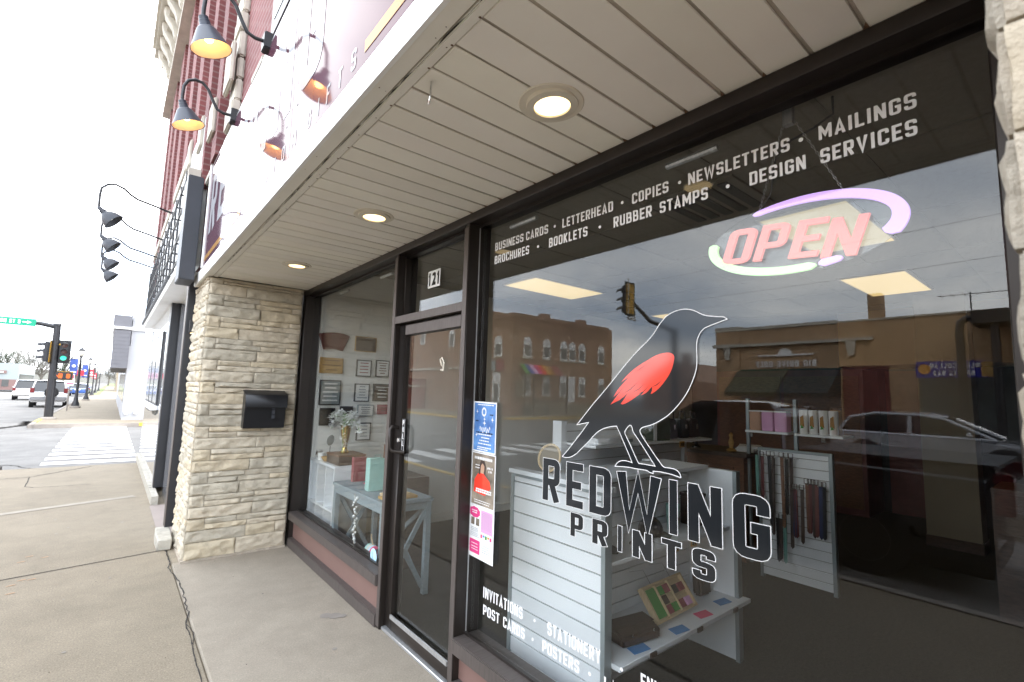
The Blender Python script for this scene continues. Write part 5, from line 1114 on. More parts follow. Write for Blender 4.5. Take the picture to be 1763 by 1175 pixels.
mb = MB(); mb.box(XB+.001,XB+.16,6.55,10.3,3.98,4.10); mb.box(XB+.062,XB+.2,10.25,11.52,3.98,4.13); mb.box(XB+.052,XB+.17,5.3,6.6,3.98,4.10)
for y in (10.86,6.02): mb.prism([(XB+.0625,y-.17,3.97),(XB+.0625,y+.17,3.97),(XB+.0625,y+.1,3.42),(XB+.0625,y-.1,3.42)], (.09,0,0))
mb.build('stone_band', 'limestone', wb)
MB().box(XB-.6,XB-.05,5.05,5.46,4.7,5.75).build('chimney', 'buffbrick', B)
MB().box(XB+.001,XB+.03,4.9,6.35,.0,3.0).build('doorway', 'maroonwood', B)
MB().box(XB+.001,XB+.03,-4,4.05,.0,2.98).build('dark_shopfront', 'winpane', B)
MB().box(XB+.001,XB+.025,6.45,10.3,.3,2.9).build('shop_window', 'winpane', B)
for y0, y1, m_ in ((8.3,10.4,'awngreen'),(6.42,8.25,'awnteal')): MB().prism([(XB+.002,y0,2.97),(XB+1.1,y0+.15,1.95),(XB+1.1,y0+.15,1.78),(XB+.002,y0,1.9)], (0,y1-y0,0)).build('awning', m_, B)
t = thing('golf_sign', 'white lettered golf shop sign with an arc emblem, on the buff brick wall', 'sign', (XB,8.4,3.1))
mb = MB(); write(mb, 'BIG DRIVE GOLF', (XB+.06,7.24,3.05), (0,1,0), (0,0,1), (1,0,0), .26, 2.38, t=.2); mb.build('lettering', 'decalwhite', t)
mb = MB(); mb.box(XB+.003,XB+.05,7.35,9.5,3.52,3.58); mb.prism([(XB+.003,8.42+.30*cos(pi*k/14),3.50+.33*sin(pi*k/14)) for k in range(15)], (.045,0,0)); mb.build('arc_emblem', 'decalwhite', t)
t = thing('bar_sign', 'blue bar sign with white mirrored lettering and a food picture at each end', 'sign', (XB,3,2.75))
MB().box(XB+.9,XB+1.0,1.95,3.95,2.52,3.05).build('sign_face', 'bluesign', t)
mb = MB(); write(mb, 'BLUE COLLAR', (XB+1.002,2.38,2.82), (0,1,0), (0,0,1), (1,0,0), .16, 1.2, t=.2); write(mb, 'SPORTS BAR', (XB+1.002,2.5,2.58), (0,1,0), (0,0,1), (1,0,0), .16, 1.0, t=.2); mb.build('lettering', 'decalwhite', t)
MB().lathe([(.0001,0),(.17,0)], (XB+1.002,3.72,2.8), (1,0,0), 16).build('picture', 'orange', t); MB().box(XB+1.0,XB+1.003,1.97,2.35,2.54,3.03).build('picture', 'goldwood', t)
t = thing('steel_porch', 'black steel porch with curved pipe posts before the bar, dark against the buff wall', 'porch', (XB+1,1.5,0))
MB().box(XB+.05,XB+1.6,-2.5,2.45,4.15,4.55).build('roof', 'roofdark', t)
for y in (2.75,1.95,.9): MB().tube([(XB+1.3,y-.4,4.3),(XB+1.3,y-.2,4.36),(XB+1.3,y-.04,4.25),(XB+1.3,y,4.0),(XB+1.3,y,.0)], .11, 10).build('post', 'black', t, smooth=True)
t = thing('roof_aerial', 'thin television aerial on the roof of the buff brick building', 'aerial', (XB-.5,2.65,4.75))
MB().tube([(XB-.5,2.65,4.7),(XB-.5,2.65,5.5)], .02, 6).build('mast', 'black', t)
mb = MB(); mb.tube([(XB-.5,1.7,5.42),(XB-.5,3.5,5.45)], .012, 6)
for k in range(6): mb.tube([(XB-.8,1.9+k*.3,5.43),(XB-.2,1.9+k*.3,5.43)], .008, 5)
mb.build('boom', 'black', t)
t = thing('traffic_signal', 'hanging traffic signal over the main road, seen only in the glass above the bird', 'traffic light', (-8,8.6,4.4))
signal_head(t, (-8.1,8.62,4.42), (-.05,1,0), (1,.05,0), None)
MB().tube([(-8.0,8.5,4.45),(-11.5,10.2,4.35),(-14.2,10.9,4.3)], [.05,.07,.09], 10).build('mast_arm', 'black', t, smooth=True); MB().tube([(-14.2,10.9,0),(-14.2,10.9,4.4)], .13, 12).build('pole', 'black', t, smooth=True)
MB().tube([(-8.0,8.5,3.95),(-8.0,8.5,5.0)], .02, 6).build('hanger', 'alu', t)
MB().box(-8.9,-8.5,8.90,8.92,3.9,4.4).build('lane_sign', 'paper', t)
for i, (z, y) in enumerate(((7.2,9.2),(6.2,9.8))):
    t = thing('overhead_cable', ('upper thin black cable strung across the side street','lower thin black cable strung across the side street')[i], 'cable', (-17,y,z)); MB().tube([(-16-i,-20,z+.3),(-16-i,4,z-.1),(-16-i,20,z-.1),(-16-i,44,z+.6)], .005, 5).build('wire', 'black', t)
t = thing('gabled_house', 'distant brown gabled house down the side street, in the gap between the brick buildings', 'house', (-58,33,0))
MB().prism([(-64,30,0),(-64,38,0),(-64,38,3.6),(-64,34,6.2),(-64,30,3.6)], (14,0,0)).build('wall', 'tanbrick', t); MB().box(-52,-51,32,33,3,7.2).build('chimney', 'tanbrick', t)
t = thing('side_street_block', 'low brown brick block far down the side street, between the reflected buildings', 'building', (-90,27,0)); MB().box(-100,-80,26.5,34,0,4).build('wall', 'tanbrickX', t); MB().box(-100.1,-79.9,26.4,34.1,4,4.2).build('coping', 'limestone', t)

# ------------------------------------------------------------------ inside the shop: window display on the left
YW = 5.358
def plaque(lab, x0, x1, z0, z1, fm='black', pm='paper', ink='greyedge', rows=4, b=.012):
    t = thing('wall_plaque', lab, 'framed print', ((x0+x1)/2,YW,z0), 'plaques and framed prints on the cream wall')
    MB().box(x0,x1,YW-.022,YW-.001,z0,z1).build('frame', fm, t); MB().box(x0+b,x1-b,YW-.0245,YW-.0225,z0+b,z1-b).build('print', pm, t)
    mb = MB(); h = z1-z0
    for k in range(rows):
        zz = z1-b*2-(h-4*b)*(k+.5)/rows; l = random.uniform(.5,.95); w_ = (x1-x0-4*b)*l/2; xc = (x0+x1)/2; mb.quad((xc-w_,YW-.0252,zz),(xc+w_,YW-.0252,zz),(xc+w_,YW-.0252,zz+h*.05),(xc-w_,YW-.0252,zz+h*.05))
    mb.build('print_lines', ink, t)
t = thing('wall_plaque', 'dark fan-shaped wooden plaque at the top left of the cream wall', 'plaque', (1.85,YW,2.02), 'plaques and framed prints on the cream wall')
MB().prism([(1.74,YW-.001,2.02),(1.68,YW-.001,2.19),(1.76,YW-.001,2.205),(1.85,YW-.001,2.215),(1.94,YW-.001,2.21),(2.02,YW-.001,2.19),(1.95,YW-.001,2.015),(1.85,YW-.001,2.035)], (0,-.03,0)).build('board', 'maroonwood', t, bevel=.004)
plaque('dark plank plaque at the top of the cream wall, right of the fan-shaped one', 2.09,2.34,2.03,2.20,'goldwood','darkwood','leather',3,.006)
plaque('plain golden pine plaque below the fan-shaped one', 1.715,1.965,1.765,1.935,'goldwood','goldwood','wood',3,.004)
plaque('black-framed certificate with a red emblem, middle column upper', 2.12,2.295,1.745,1.935,ink='burgundy')
plaque('black-framed pale print nearest the door frame, upper row', 2.35,2.515,1.75,1.945,ink='wood',rows=5)
plaque('large black-framed print, biggest on the cream wall', 1.73,1.958,1.42,1.692,pm='greyedge',ink='paper',rows=5)
plaque('black-framed print below the red-emblem certificate', 2.115,2.288,1.462,1.665,rows=5)
plaque('wide dark-framed print nearest the door frame, middle row', 2.335,2.55,1.47,1.67,pm='leather',ink='paper')
plaque('solid black frame at lower left behind the flowers', 1.75,1.91,1.203,1.39,pm='black',ink='leather',rows=2)
plaque('small black frame partly behind the flowers', 1.962,2.108,1.295,1.41,pm='black',ink='leather',rows=2)
plaque('wide grey print right of the flowers', 2.16,2.352,1.297,1.43,'greyedge','iwall','darkgrey',4)
plaque('red-brown plaque at the right of the lower row', 2.40,2.55,1.32,1.43,'burgundy','burgundy','leather',2)
plaque('black-framed white print lowest on the cream wall', 2.165,2.33,1.03,1.227)
t = thing('cube_shelf', 'white six-cube shelf unit against the window', 'shelf', (1.85,4.96,0))
x0, x1, y0, y1 = 1.68, 2.02, 4.60, 5.32
mb = MB(); mb.box(x0,x1,y0,y1,.85,.875); mb.box(x0,x1,y0,y1,.04,.065); mb.box(x0,x1,y0,y0+.022,.065,.85); mb.box(x0,x1,y1-.022,y1,.065,.85); mb.build('case', 'slat', t, bevel=.002, seg=1)
mb = MB(); mb.box(x0+.003,x1-.01,y0+.022,y1-.022,.45,.468)
for k in (1,2): mb.box(x0+.003,x1-.01,y0+.24*k-.008,y0+.24*k+.008,.065,.45); mb.box(x0+.003,x1-.01,y0+.24*k-.008,y0+.24*k+.008,.468,.85)
mb.build('divider', 'slat', t); MB().box(x1-.01,x1-.004,y0+.022,y1-.022,.065,.85).build('back_panel', 'slat', t); MB().box(x0+.02,x1-.02,y0+.01,y1-.01,.001,.04).build('plinth', 'greyedge', t)
def small(name, lab, cat, mb_parts, loc=(0,0,0), group=None):
    t = thing(name, lab, cat, loc, group)
    for pn, m_, mb, sm in mb_parts: mb.build(pn, m_, t, smooth=sm)
    return t
small('wooden_tray', 'dark carved wooden box under the brass vase', 'box', [('box_body','darkwood',MB().box(1.72,1.98,4.62,4.95,.876,.955),False),('lid','wood',MB().box(1.715,1.985,4.615,4.955,.956,.972),False)])
v = (1.83,4.78,.973)
t = small('vase', 'footed brass vase holding white flowers', 'vase', [('body','brass',MB().lathe([(.0001,0),(.042,0),(.044,.012),(.024,.04),(.02,.06),(.026,.075),(.022,.09),(.034,.13),(.044,.2),(.048,.27),(.045,.27),(.03,.13)], v, (0,0,1), 24),True)])
fl = thing('flower_bouquet', 'white trailing flowers with green leaves in the brass vase', 'flowers', v)
rnd = random.Random(4); lf, pt, st = MB(), MB(), MB(); top = Vector((1.83,4.78,1.235))
def spray(P, n, r0, drop):
    st.tube(P, .003, 5)
    for i in range(int(n*1.15)):
        k = rnd.randint(0, len(P)-2); b = Vector(P[k]).lerp(Vector(P[k+1]), rnd.random())+Vector((rnd.gauss(0,.016),rnd.gauss(0,.016),rnd.gauss(0,.014)))
        for q in range(5):
            a = q*1.256+rnd.random(); d_ = Vector((cos(a),sin(a)*.8,rnd.uniform(-.5,.5))); e_ = Vector((-sin(a),cos(a),.3)); pt.add([b,b+d_*r0+e_*r0*.5,b+d_*r0*1.6,b+d_*r0-e_*r0*.5], [(0,1,2,3)])
for dirs, n in (((-.02,.30,.02),34),((-.06,.22,.10),26),((.02,-.10,.06),24),((-.03,-.24,.12),30),((-.04,.1,.13),22),((-.02,-.34,.04),26)):
    d_ = Vector(dirs); spray([top, top+d_*.5+Vector((0,0,.07)), top+d_+Vector((0,0,.0)), top+d_*1.15-Vector((0,0,.07))], n, .024, 0)
spray([top+Vector((-.03,-.05,.05)), top+Vector((-.06,-.09,.0)), top+Vector((-.06,-.10,-.12)), top+Vector((-.06,-.105,-.25))], 42, .011, 0)
for i in range(44):
    a = rnd.uniform(0,6.28); b = top+Vector((rnd.gauss(0,.03),rnd.gauss(0,.09),rnd.uniform(0,.10))); d_ = Vector((cos(a),sin(a),rnd.uniform(-.4,.6)))*rnd.uniform(.03,.055); s_ = Vector((-d_.y,d_.x,.01))*.28; lf.add([b,b+d_*.5+s_,b+d_,b+d_*.5-s_], [(0,1,2,3)])
st.build('stem', 'leaf', fl); pt.build('petals', 'petal', fl); lf.build('leaves', 'leaf', fl)
small('table_mirror', 'oval dark mirror tilted on a wire stand on the cube shelf', 'mirror', [('mirror_face','winpane',MB().lathe([(.0001,.006),(.05,.006),(.055,0),(.0001,-.004)], (1.80,5.10,1.07), (-.9,-.3,.25), 24),True),('stand','black',MB().tube([(1.80,5.10,1.01),(1.80,5.11,.90),(1.77,5.05,.879)],.004,6).tube([(1.80,5.11,.90),(1.83,5.16,.879)],.004,6),False)])
small('jar', 'dark glass jar at the far end of the cube shelf top', 'jar', [('body','leather',MB().lathe([(.0001,0),(.035,0),(.035,.06),(.03,.07)],(1.74,5.24,.876),(0,0,1),16),True),('lid','alu',MB().lathe([(.031,.07),(.031,.085),(.0001,.086)],(1.74,5.24,.876),(0,0,1),16),True)])
small('mug', 'white mug beside the dark jar on the cube shelf', 'mug', [('cup','paper',MB().lathe([(.0001,0),(.035,0),(.037,.07),(.033,.07),(.03,.01)],(1.725,5.13,.876),(0,0,1),16),True),('handle','paper',MB().tube([(1.69,5.13,.93),(1.672,5.12,.92),(1.672,5.12,.9),(1.692,5.13,.888)],.005,6),True)])
small('wooden_bowl', 'round wooden bowl in front of the mirror on the cube shelf', 'bowl', [('bowl','goldwood',MB().lathe([(.0001,.004),(.03,0),(.055,.035),(.058,.045),(.05,.043),(.02,.012)],(1.74,5.0,.876),(0,0,1),18),True)])
for i, (y, z, m_, lab) in enumerate(((5.2,.066,'orange','orange felt gnome hat figure in the lower far cube'),(4.96,.066,'yarn','cream knitted bundle in the lower middle cube'),(4.72,.066,'yarn','cream fringed knitted bundle in the lower near cube'),(4.96,.469,'leather','small dark figurine in the upper middle cube'))):
    t = thing('shelf_figurine' if i in (0,3) else 'knitted_bundle', lab, 'ornament', (1.8,y,z))
    if i in (0,3): MB().lathe([(.0001,0),(.05,0),(.045,.05),(.03,.10),(.02,.13)],(1.8,y,z),(0,0,1),14).build('body', 'yarn' if i == 0 else m_, t, smooth=True); MB().lathe([(.045,.10),(.05,.15),(.02,.24),(.0001,.25)],(1.8,y,z),(0,0,1),14).build('hat', m_, t, smooth=True)
    else:
        MB().ball((1.8,y,z+.11),.10,14,10,(.9,1,1.1)).build('bundle', m_, t, smooth=True); mb = MB()
        for k in range(26): mb.tube([(1.70+random.uniform(0,.02),y-.1+.2*k/26,z+.12),(1.685,y-.1+.2*k/26,z+.06),(1.68,y-.1+.2*k/26+random.uniform(-.01,.01),z+.012)],.005,5)
        mb.build('fringe', m_, t)
t = thing('display_table', 'grey-blue painted table with crossed legs behind the left window', 'table', (1.88,4.07,0))
MB().box(1.66,2.10,3.50,4.57,.72,.75).build('tabletop', 'bluegrey', t, bevel=.004, seg=1)
for x in (1.69,2.07):
    for y in (3.54,4.53): MB().box(x-.022,x+.022,y-.022,y+.022,.0015,.72).build('leg', 'bluegrey', t)
mb = MB(); mb.box(1.67,1.69,3.56,4.51,.66,.719); mb.box(1.68,2.08,3.53,3.55,.66,.719); mb.build('apron', 'bluegrey', t)
mb = MB()
for y in (3.54,4.53): mb.obox((1.88,y,.36),(.36,0,.62),(0,1,0),(-.62,0,.36),.72,.02,.035); mb.obox((1.88,y+.021,.36),(.36,0,-.62),(0,1,0),(.62,0,.36),.72,.02,.035)
mb.obox((2.06,4.03,.36),(0,.9,.62),(1,0,0),(0,-.62,.9),1.06,.02,.035); mb.obox((2.081,4.03,.36),(0,.9,-.62),(1,0,0),(0,.62,.9),1.06,.02,.035)
mb.build('cross_brace', 'bluegrey', t)
t = thing('book', 'burgundy cloth book standing on the grey-blue table', 'book', (1.86,4.47,.75)); MB().box(1.80,1.92,4.44,4.445,.751,.97).box(1.80,1.92,4.485,4.49,.751,.97).box(1.795,1.80,4.44,4.49,.751,.97).build('cover', 'burgundy', t); MB().box(1.801,1.915,4.446,4.484,.755,.965).build('pages', 'iwall', t)
t = thing('gift_bag', 'mint green gift bag standing on the grey-blue table', 'bag', (1.8,4.0,.75)); MB().prism([(1.74,3.96,.751),(1.87,3.95,.751),(1.87,4.03,.751),(1.74,4.04,.751)],(0,.0,.27)).build('bag_body', 'teal', t, bevel=.004, seg=1); MB().tube([(1.78,3.955,1.02),(1.78,3.955,1.05),(1.83,3.955,1.05),(1.83,3.955,1.02)],.003,6).build('handle', 'teal', t)
t = thing('pink_note', 'small pink card lying between the book and the gift bag', 'card', (1.9,4.25,.75)); MB().box(1.85,1.95,4.22,4.33,.751,.756).build('card', 'pinkpaper', t)
t = thing('pine_board', 'stack of two pale pine boards at the near end of the grey-blue table', 'boards', (1.8,3.62,.75)); MB().box(1.70,1.98,3.55,3.68,.751,.772).build('board', 'goldwood', t, bevel=.003); MB().box(1.72,1.93,3.58,3.70,.773,.79).build('board', 'palewood', t, bevel=.003)
t = thing('leather_bag', 'brown leather bag hanging behind the flowers', 'bag', (2.1,4.6,.78)); MB().box(2.12,2.22,4.2,4.55,.80,1.10).build('bag_body', 'wood', t, bevel=.03); MB().tube([(2.17,4.25,1.09),(2.17,4.3,1.2),(2.17,4.45,1.2),(2.17,4.5,1.09)],.01,8).build('strap', 'wood', t)
small('bag_stand', 'dark low stand under the brown leather bag', 'stand', [('stand_body','darkwood',MB().box(2.11,2.4,4.1,4.6,.002,.80),False)])
t = thing('garland', 'string of white flower beads hanging in front of the display table', 'garland', (1.70,4.0,.3)); mb = MB(); mb.tube([(1.65,4.02,.735),(1.65,4.0,.5),(1.65,3.98,.24)],.002,5); mb.build('cord','yarn',t); mb = MB()
for k in range(26): mb.ball((1.65+random.gauss(0,.008),4.01-.0012*k+random.gauss(0,.012),.70-.018*k),random.uniform(.007,.014),8,5)
mb.build('beads','petal',t,smooth=True)
t = thing('round_tag', 'round pale blue tag stuck inside the left window near the door', 'tag', (1.625,3.52,.40)); MB().lathe([(.0001,0),(.055,0),(.055,.002),(.0001,.002)],(1.622,3.53,.37),(-1,0,0),28).build('disc','lightblue',t); mb = MB(); mb.tube([(1.6195,3.555,.40),(1.6195,3.545,.36),(1.6195,3.535,.34)],.002,5); mb.box(1.6192,1.6196,3.50,3.54,.335,.345); mb.build('print','bluepaper',t)
t = thing('soft_toy', 'small striped soft toy with twig arms standing by the round tag', 'toy', (1.72,3.72,.0)); 
for k, m_ in enumerate(('pinkpaper','lightblue','yarn','teal')): MB().lathe([(.03,0),(.045,.012),(.045,.035),(.03,.047)],(1.72,3.70+.03*k,.33+.0*k),(0,1,0),16).build('stripe',m_,t,smooth=True)
MB().tube([(1.72,3.72,.002),(1.72,3.74,.30)],.012,6).build('stand','darkwood',t); MB().tube([(1.72,3.76,.37),(1.71,3.78,.43),(1.70,3.76,.46)],.005,5).build('twig_arm','palewood',t)
t = thing('white_sticker', 'narrow white label stuck on the left window beside the door frame', 'label', (1.607,3.262,.66)); MB().box(1.6085,1.6105,3.245,3.285,.68,.86).build('label','paper',t)

# ------------------------------------------------------------------ shelving behind the right-hand window
def slats(mb, gap, ax, fixed, a0, a1, z0, z1, off=0.0, pitch=.0837, th=.02, sgn=-1):
    z = z0; zs_ = [z0]
    k = .848+off
    while k > z0: k -= pitch
    k += pitch
    while k < z1: zs_.append(k); k += pitch
    zs_.append(z1)
    for p, q in zip(zs_, zs_[1:]):
        p2 = p+(.004 if p > z0 else 0); q2 = q-(.004 if q < z1 else 0)
        if q2-p2 < .005: continue
        if ax == 'X': mb.box(fixed, fixed+sgn*-1*th, a0, a1, p2, q2)
        else: mb.box(a0, a1, fixed, fixed+th, p2, q2)
t = thing('slatwall_display', 'white slatwall display stand nearest the window, with shelves and grey metal edges', 'display stand', (2.5,1.87,0))
mb = MB(); slats(mb, None, 'X', 1.85, 1.545, 2.195, .03, 1.13); mb.build('front_panel', 'slat', t)
MB().box(1.862,1.89,1.545,2.195,.03,1.13).build('panel_core', 'slatgap', t)
mb = MB(); mb.box(1.843,1.893,1.52,1.545,.002,1.145); mb.box(1.843,1.893,2.195,2.22,.002,1.145); mb.box(1.843,1.893,1.545,2.195,1.13,1.145); mb.box(3.115,3.165,1.515,1.54,.002,1.145); mb.box(3.115,3.165,2.20,2.225,.002,1.145); mb.build('edge_trim', 'greyedge', t)
mb = MB(); mb.box(1.838,1.90,1.505,2.235,1.146,1.17); mb.box(1.90,3.11,1.70,2.04,1.146,1.165); mb.build('top_board', 'slat', t)
mb = MB(); slats(mb, None, 'Y', 1.845, 1.895, 3.115, .03, 1.14); mb.build('centre_panel', 'slat', t); MB().box(1.895,3.115,1.857,1.89,.03,1.14).build('panel_core', 'slatgap', t)
MB().box(3.12,3.16,1.54,2.20,.01,1.145).build('end_panel', 'slat', t)
MB().box(1.895,3.18,1.47,1.843,.355,.378).build('shelf', 'slat', t, bevel=.002, seg=1); MB().box(1.895,3.10,1.555,1.843,.785,.805).build('shelf', 'slat', t, bevel=.002, seg=1)
mb = MB()
for x in (2.12,2.55,2.95): mb.box(x,x+.05,1.462,1.4695,.352,.374)
mb.build('label_clip', 'leather', t)
t = thing('leather_case', 'dark brown leather case lying on the lower shelf, nearest the window', 'case', (2.15,1.6,.38))
MB().prism([(2.03,1.56,.381),(2.05,1.70,.381),(2.04,1.71,.43),(2.035,1.66,.455),(2.02,1.58,.452),(2.01,1.555,.43)],(.26,-.045,0)).build('case_body','leather',t,bevel=.012)
MB().prism([(2.0,1.60,.455),(2.03,1.69,.458),(2.045,1.69,.462),(2.02,1.60,.459)],(.26,-.045,0)).build('flap','leather',t); mb = MB()
for x in (2.08,2.22): mb.lathe([(.0001,.004),(.006,.003),(.007,0)],(x,1.545-(x-2.03)*.17,.44),(0,-1,.2),10)
mb.build('stud','chrome',t)
bx = thing('game_box', 'open wooden box of coloured dominoes propped on the lower shelf', 'game', (2.55,1.65,.38))
o = Vector((2.36,1.58,.40)); U = Vector((1,.03,0)).normalized(); V = Vector((0,.62,.78)).normalized(); W_ = U.cross(V)
def panel(u0,u1,v0,v1,d0,d1): return MB().prism([o+U*u0+V*v0+W_*d0,o+U*u1+V*v0+W_*d0,o+U*u1+V*v1+W_*d0,o+U*u0+V*v1+W_*d0], W_*(d1-d0))
panel(0,.40,0,.19,-.025,-.01).build('tray','palewood',bx)
mb = MB()
for a in ((0,.40,0,.012),(0,.40,.178,.19),(0,.012,.012,.178),(.388,.40,.012,.178),(.11,.118,.012,.178),(.24,.248,.012,.178)): b = panel(*a,-.01,.012); mb.add(b.v,b.f)
mb.build('rim','palewood',bx); panel(.016,.106,.02,.17,-.01,.002).build('felt','green',bx)
for i,(u,v_,m_) in enumerate(((.122,.02,'burgundy'),(.122,.07,'darkwood'),(.122,.12,'green'),(.180,.02,'green'),(.180,.07,'palewood'),(.180,.12,'burgundy'),(.252,.02,'burgundy'),(.252,.1,'darkwood'),(.32,.02,'posterlilac'),(.32,.1,'burgundy'))): panel(u,u+.052,v_,v_+.044,-.01,.008).build('tile_row',m_,bx)
MB().tube([o+U*.1+V*.19,o+U*.1+V*.27,o+U*.1+V*.30-W_*.10],.0018,5).tube([o+U*.3+V*.19,o+U*.3+V*.27,o+U*.3+V*.30-W_*.10],.0018,5).build('wire_easel','chrome',bx)
t = thing('leather_pouch', 'small upright dark leather pouch at the far end of the lower shelf', 'pouch', (2.98,1.68,.38)); MB().prism([(2.93,1.66,.379),(3.05,1.65,.379),(3.05,1.71,.379),(2.93,1.72,.379)],(0,.01,.15)).build('pouch_body','leather',t,bevel=.015); MB().box(2.94,3.04,1.645,1.652,.45,.52).build('flap','leather',t)
for (x,y,m_,lab) in ((2.10,1.52,'bluepaper','blue price card lying before the leather case'),(2.44,1.51,'bluepaper','blue price card lying before the wooden game box'),(2.72,1.53,'pinkpaper','bright pink price card on the lower shelf'),(2.98,1.55,'bluepaper','blue price card before the leather pouch')):
    t = thing('price_card', lab, 'card', (x,y,.379), 'price cards on the lower shelf'); MB().prism([(x-.06,y-.02,.3795),(x+.05,y-.035,.3795),(x+.07,y+.025,.3795),(x-.04,y+.04,.3795)],(0,0,.002)).build('card',m_,t)
for i,(x,y,m_,lab) in enumerate(((2.28,1.66,'leather','brown bangle lying on the upper shelf'),(2.42,1.63,'chrome','silver bangle lying on the upper shelf'))):
    t = thing('bangle',lab,'bracelet',(x,y,.806)); MB().lathe([(.035,.0),(.042,.002),(.042,.008),(.035,.010),(.035,0)],(x,y,.8055),(0,0,1),24).build('ring',m_,t,smooth=True)
t = thing('tumbler', 'mint tumbler with a heart drawing on the upper shelf', 'cup', (2.72,1.72,.806)); MB().lathe([(.0001,0),(.032,0),(.042,.15),(.039,.15),(.029,.01)],(2.72,1.72,.806),(0,0,1),20).build('cup','teal',t,smooth=True); MB().tube([(2.712,1.682,.89),(2.722,1.680,.865),(2.732,1.683,.89)],.0025,5).build('drawing','leather',t)
for i,(x,lab) in enumerate(((2.05,'black cap nearest the front panel on the upper shelf'),(2.52,'dark cap in the middle of the upper shelf'))):
    t = thing('cap',lab,'hat',(x,1.74,.806),'dark caps on the upper shelf'); MB().ball((x,1.74,.815),.075,16,8,(1,1,1.25)).build('crown','leatherblack',t,smooth=True); MB().prism([(x-.06,1.69,.82),(x-.05,1.63,.812),(x,1.61,.81),(x+.05,1.63,.812),(x+.06,1.69,.82)],(0,0,.004)).build('peak','leatherblack',t)
t = thing('gift_box', 'small dark upright box by the end panel on the upper shelf', 'box', (2.95,1.7,.806)); MB().box(2.90,3.0,1.66,1.78,.806,.98).build('box_body','leather',t,bevel=.004); MB().box(2.898,3.002,1.658,1.782,.981,1.0).build('lid','leather',t)
for (x,txt) in ((2.47,'$10'),(2.66,'$8'),):
    t = thing('price_tag', 'small wooden price tag on the upper shelf edge, '+('below the bangles' if x < 2.5 else 'below the mint tumbler'), 'price tag', (x,1.55,.77)); MB().box(x-.02,x+.035,1.548,1.5545,.76,.80).build('tag','goldwood',t); write(MB(),txt,(x-.014,1.5475,.767),(1,0,0),(0,0,1),(0,-1,0),.026,.042,t=.2).build('tag_lettering','decalblack',t)
t = thing('oval_hoop', 'pale wooden oval frame standing on top of the slatwall display', 'ornament', (1.92,2.1,1.17))
mb = MB(); ring = [(1.955+.02*sin(2*pi*k/32),2.02+.085*cos(2*pi*k/32),1.245+.072*sin(2*pi*k/32)) for k in range(33)]; mb.tube(ring,.007,8); mb.build('rim','palewood',t,smooth=True)
MB().prism([(1.955+.02*sin(2*pi*k/32),2.02+.082*cos(2*pi*k/32),1.245+.070*sin(2*pi*k/32)) for k in range(32)],(.004,0,0)).build('face','iwall_beige',t); MB().tube([(1.95,1.99,1.17),(1.965,1.98,1.25),(1.95,1.96,1.17)],.0015,5).build('wire_stand','chrome',t)
t = thing('tall_slatwall', 'taller grey-edged slatwall unit behind, with black handbags on its top shelf', 'display stand', (3.7,2.95,0))
mb = MB(); slats(mb, None, 'Y', 2.90, 2.97, 4.75, .03, 1.36, .03); mb.build('panel','slat',t); MB().box(2.97,4.75,2.912,2.95,.03,1.36).build('panel_core','slatgap',t)
MB().box(2.90,2.965,2.86,2.96,.002,1.385).build('upright','slat',t); MB().box(4.75,4.80,2.86,2.96,.002,1.385).build('upright','slat',t)
MB().box(2.97,4.75,2.55,2.899,1.19,1.21).build('shelf','slat',t); MB().box(2.97,4.75,2.6,2.899,.70,.72).build('shelf','slat',t)
for i,(x,m_,lab) in enumerate(((4.25,'leatherblack','first black handbag on the tall slatwall shelf, next to the display case'),(4.45,'leatherblack','second black handbag with bright clasp on the tall slatwall shelf'),(4.65,'leather','dark brown handbag at the end of the tall slatwall shelf'))):
    t = thing('handbag',lab,'bag',(x,2.7,1.21),'handbags on the tall slatwall'); MB().prism([(x-.08,2.66,1.211),(x+.08,2.66,1.211),(x+.065,2.68,1.40),(x-.065,2.68,1.40)],(0,.09,0)).build('bag_body',m_,t,bevel=.012); MB().tube([(x-.05,2.70,1.40),(x-.04,2.70,1.47),(x+.04,2.70,1.47),(x+.05,2.70,1.40)],.006,8).build('handle',m_,t,smooth=True); MB().box(x-.015,x+.015,2.655,2.6595,1.30,1.345).build('clasp','chrome',t)
t = thing('display_case', 'dark green glazed display case on the tall slatwall shelf', 'case', (3.95,2.65,1.21)); MB().box(3.82,4.08,2.6,2.75,1.211,1.42).build('case_body','evergreen',t,bevel=.004); MB().box(3.815,3.86,2.595,2.599,1.215,1.415).build('white_edge','slat',t)
t = thing('white_tray', 'long white printed tray on the tall slatwall shelf behind the bird tail', 'tray', (3.3,2.6,1.21)); MB().box(3.0,3.65,2.56,2.80,1.211,1.265).build('tray_body','slat',t,bevel=.01); MB().box(3.3,3.45,2.556,2.5595,1.225,1.25).build('label','greyedge',t)
for x in (3.62,4.18): 
    t = thing('price_tag','wooden fifty dollar tag on the tall slatwall, '+('left one' if x < 4 else 'right one by the handbags'),'price tag',(x,2.545,1.16)); MB().box(x-.03,x+.045,2.54,2.549,1.145,1.20).build('tag','goldwood',t); write(MB(),'$50',(x-.024,2.539,1.155),(1,0,0),(0,0,1),(0,-1,0),.034,.06,t=.22).build('tag_lettering','decalblack',t)
t = thing('wood_counter', 'dark brown wooden counter behind the slatwall displays', 'counter', (5.3,2.9,0)); MB().box(5.0,5.6,2.35,4.2,.002,1.02).build('body','wood',t); MB().box(4.95,5.65,2.30,4.25,1.021,1.06).build('top','darkwood',t,bevel=.006)
for k in range(3): MB().box(4.985,4.9995,2.45+k*.58,2.95+k*.58,.12,.92).build('panel','wood',t)
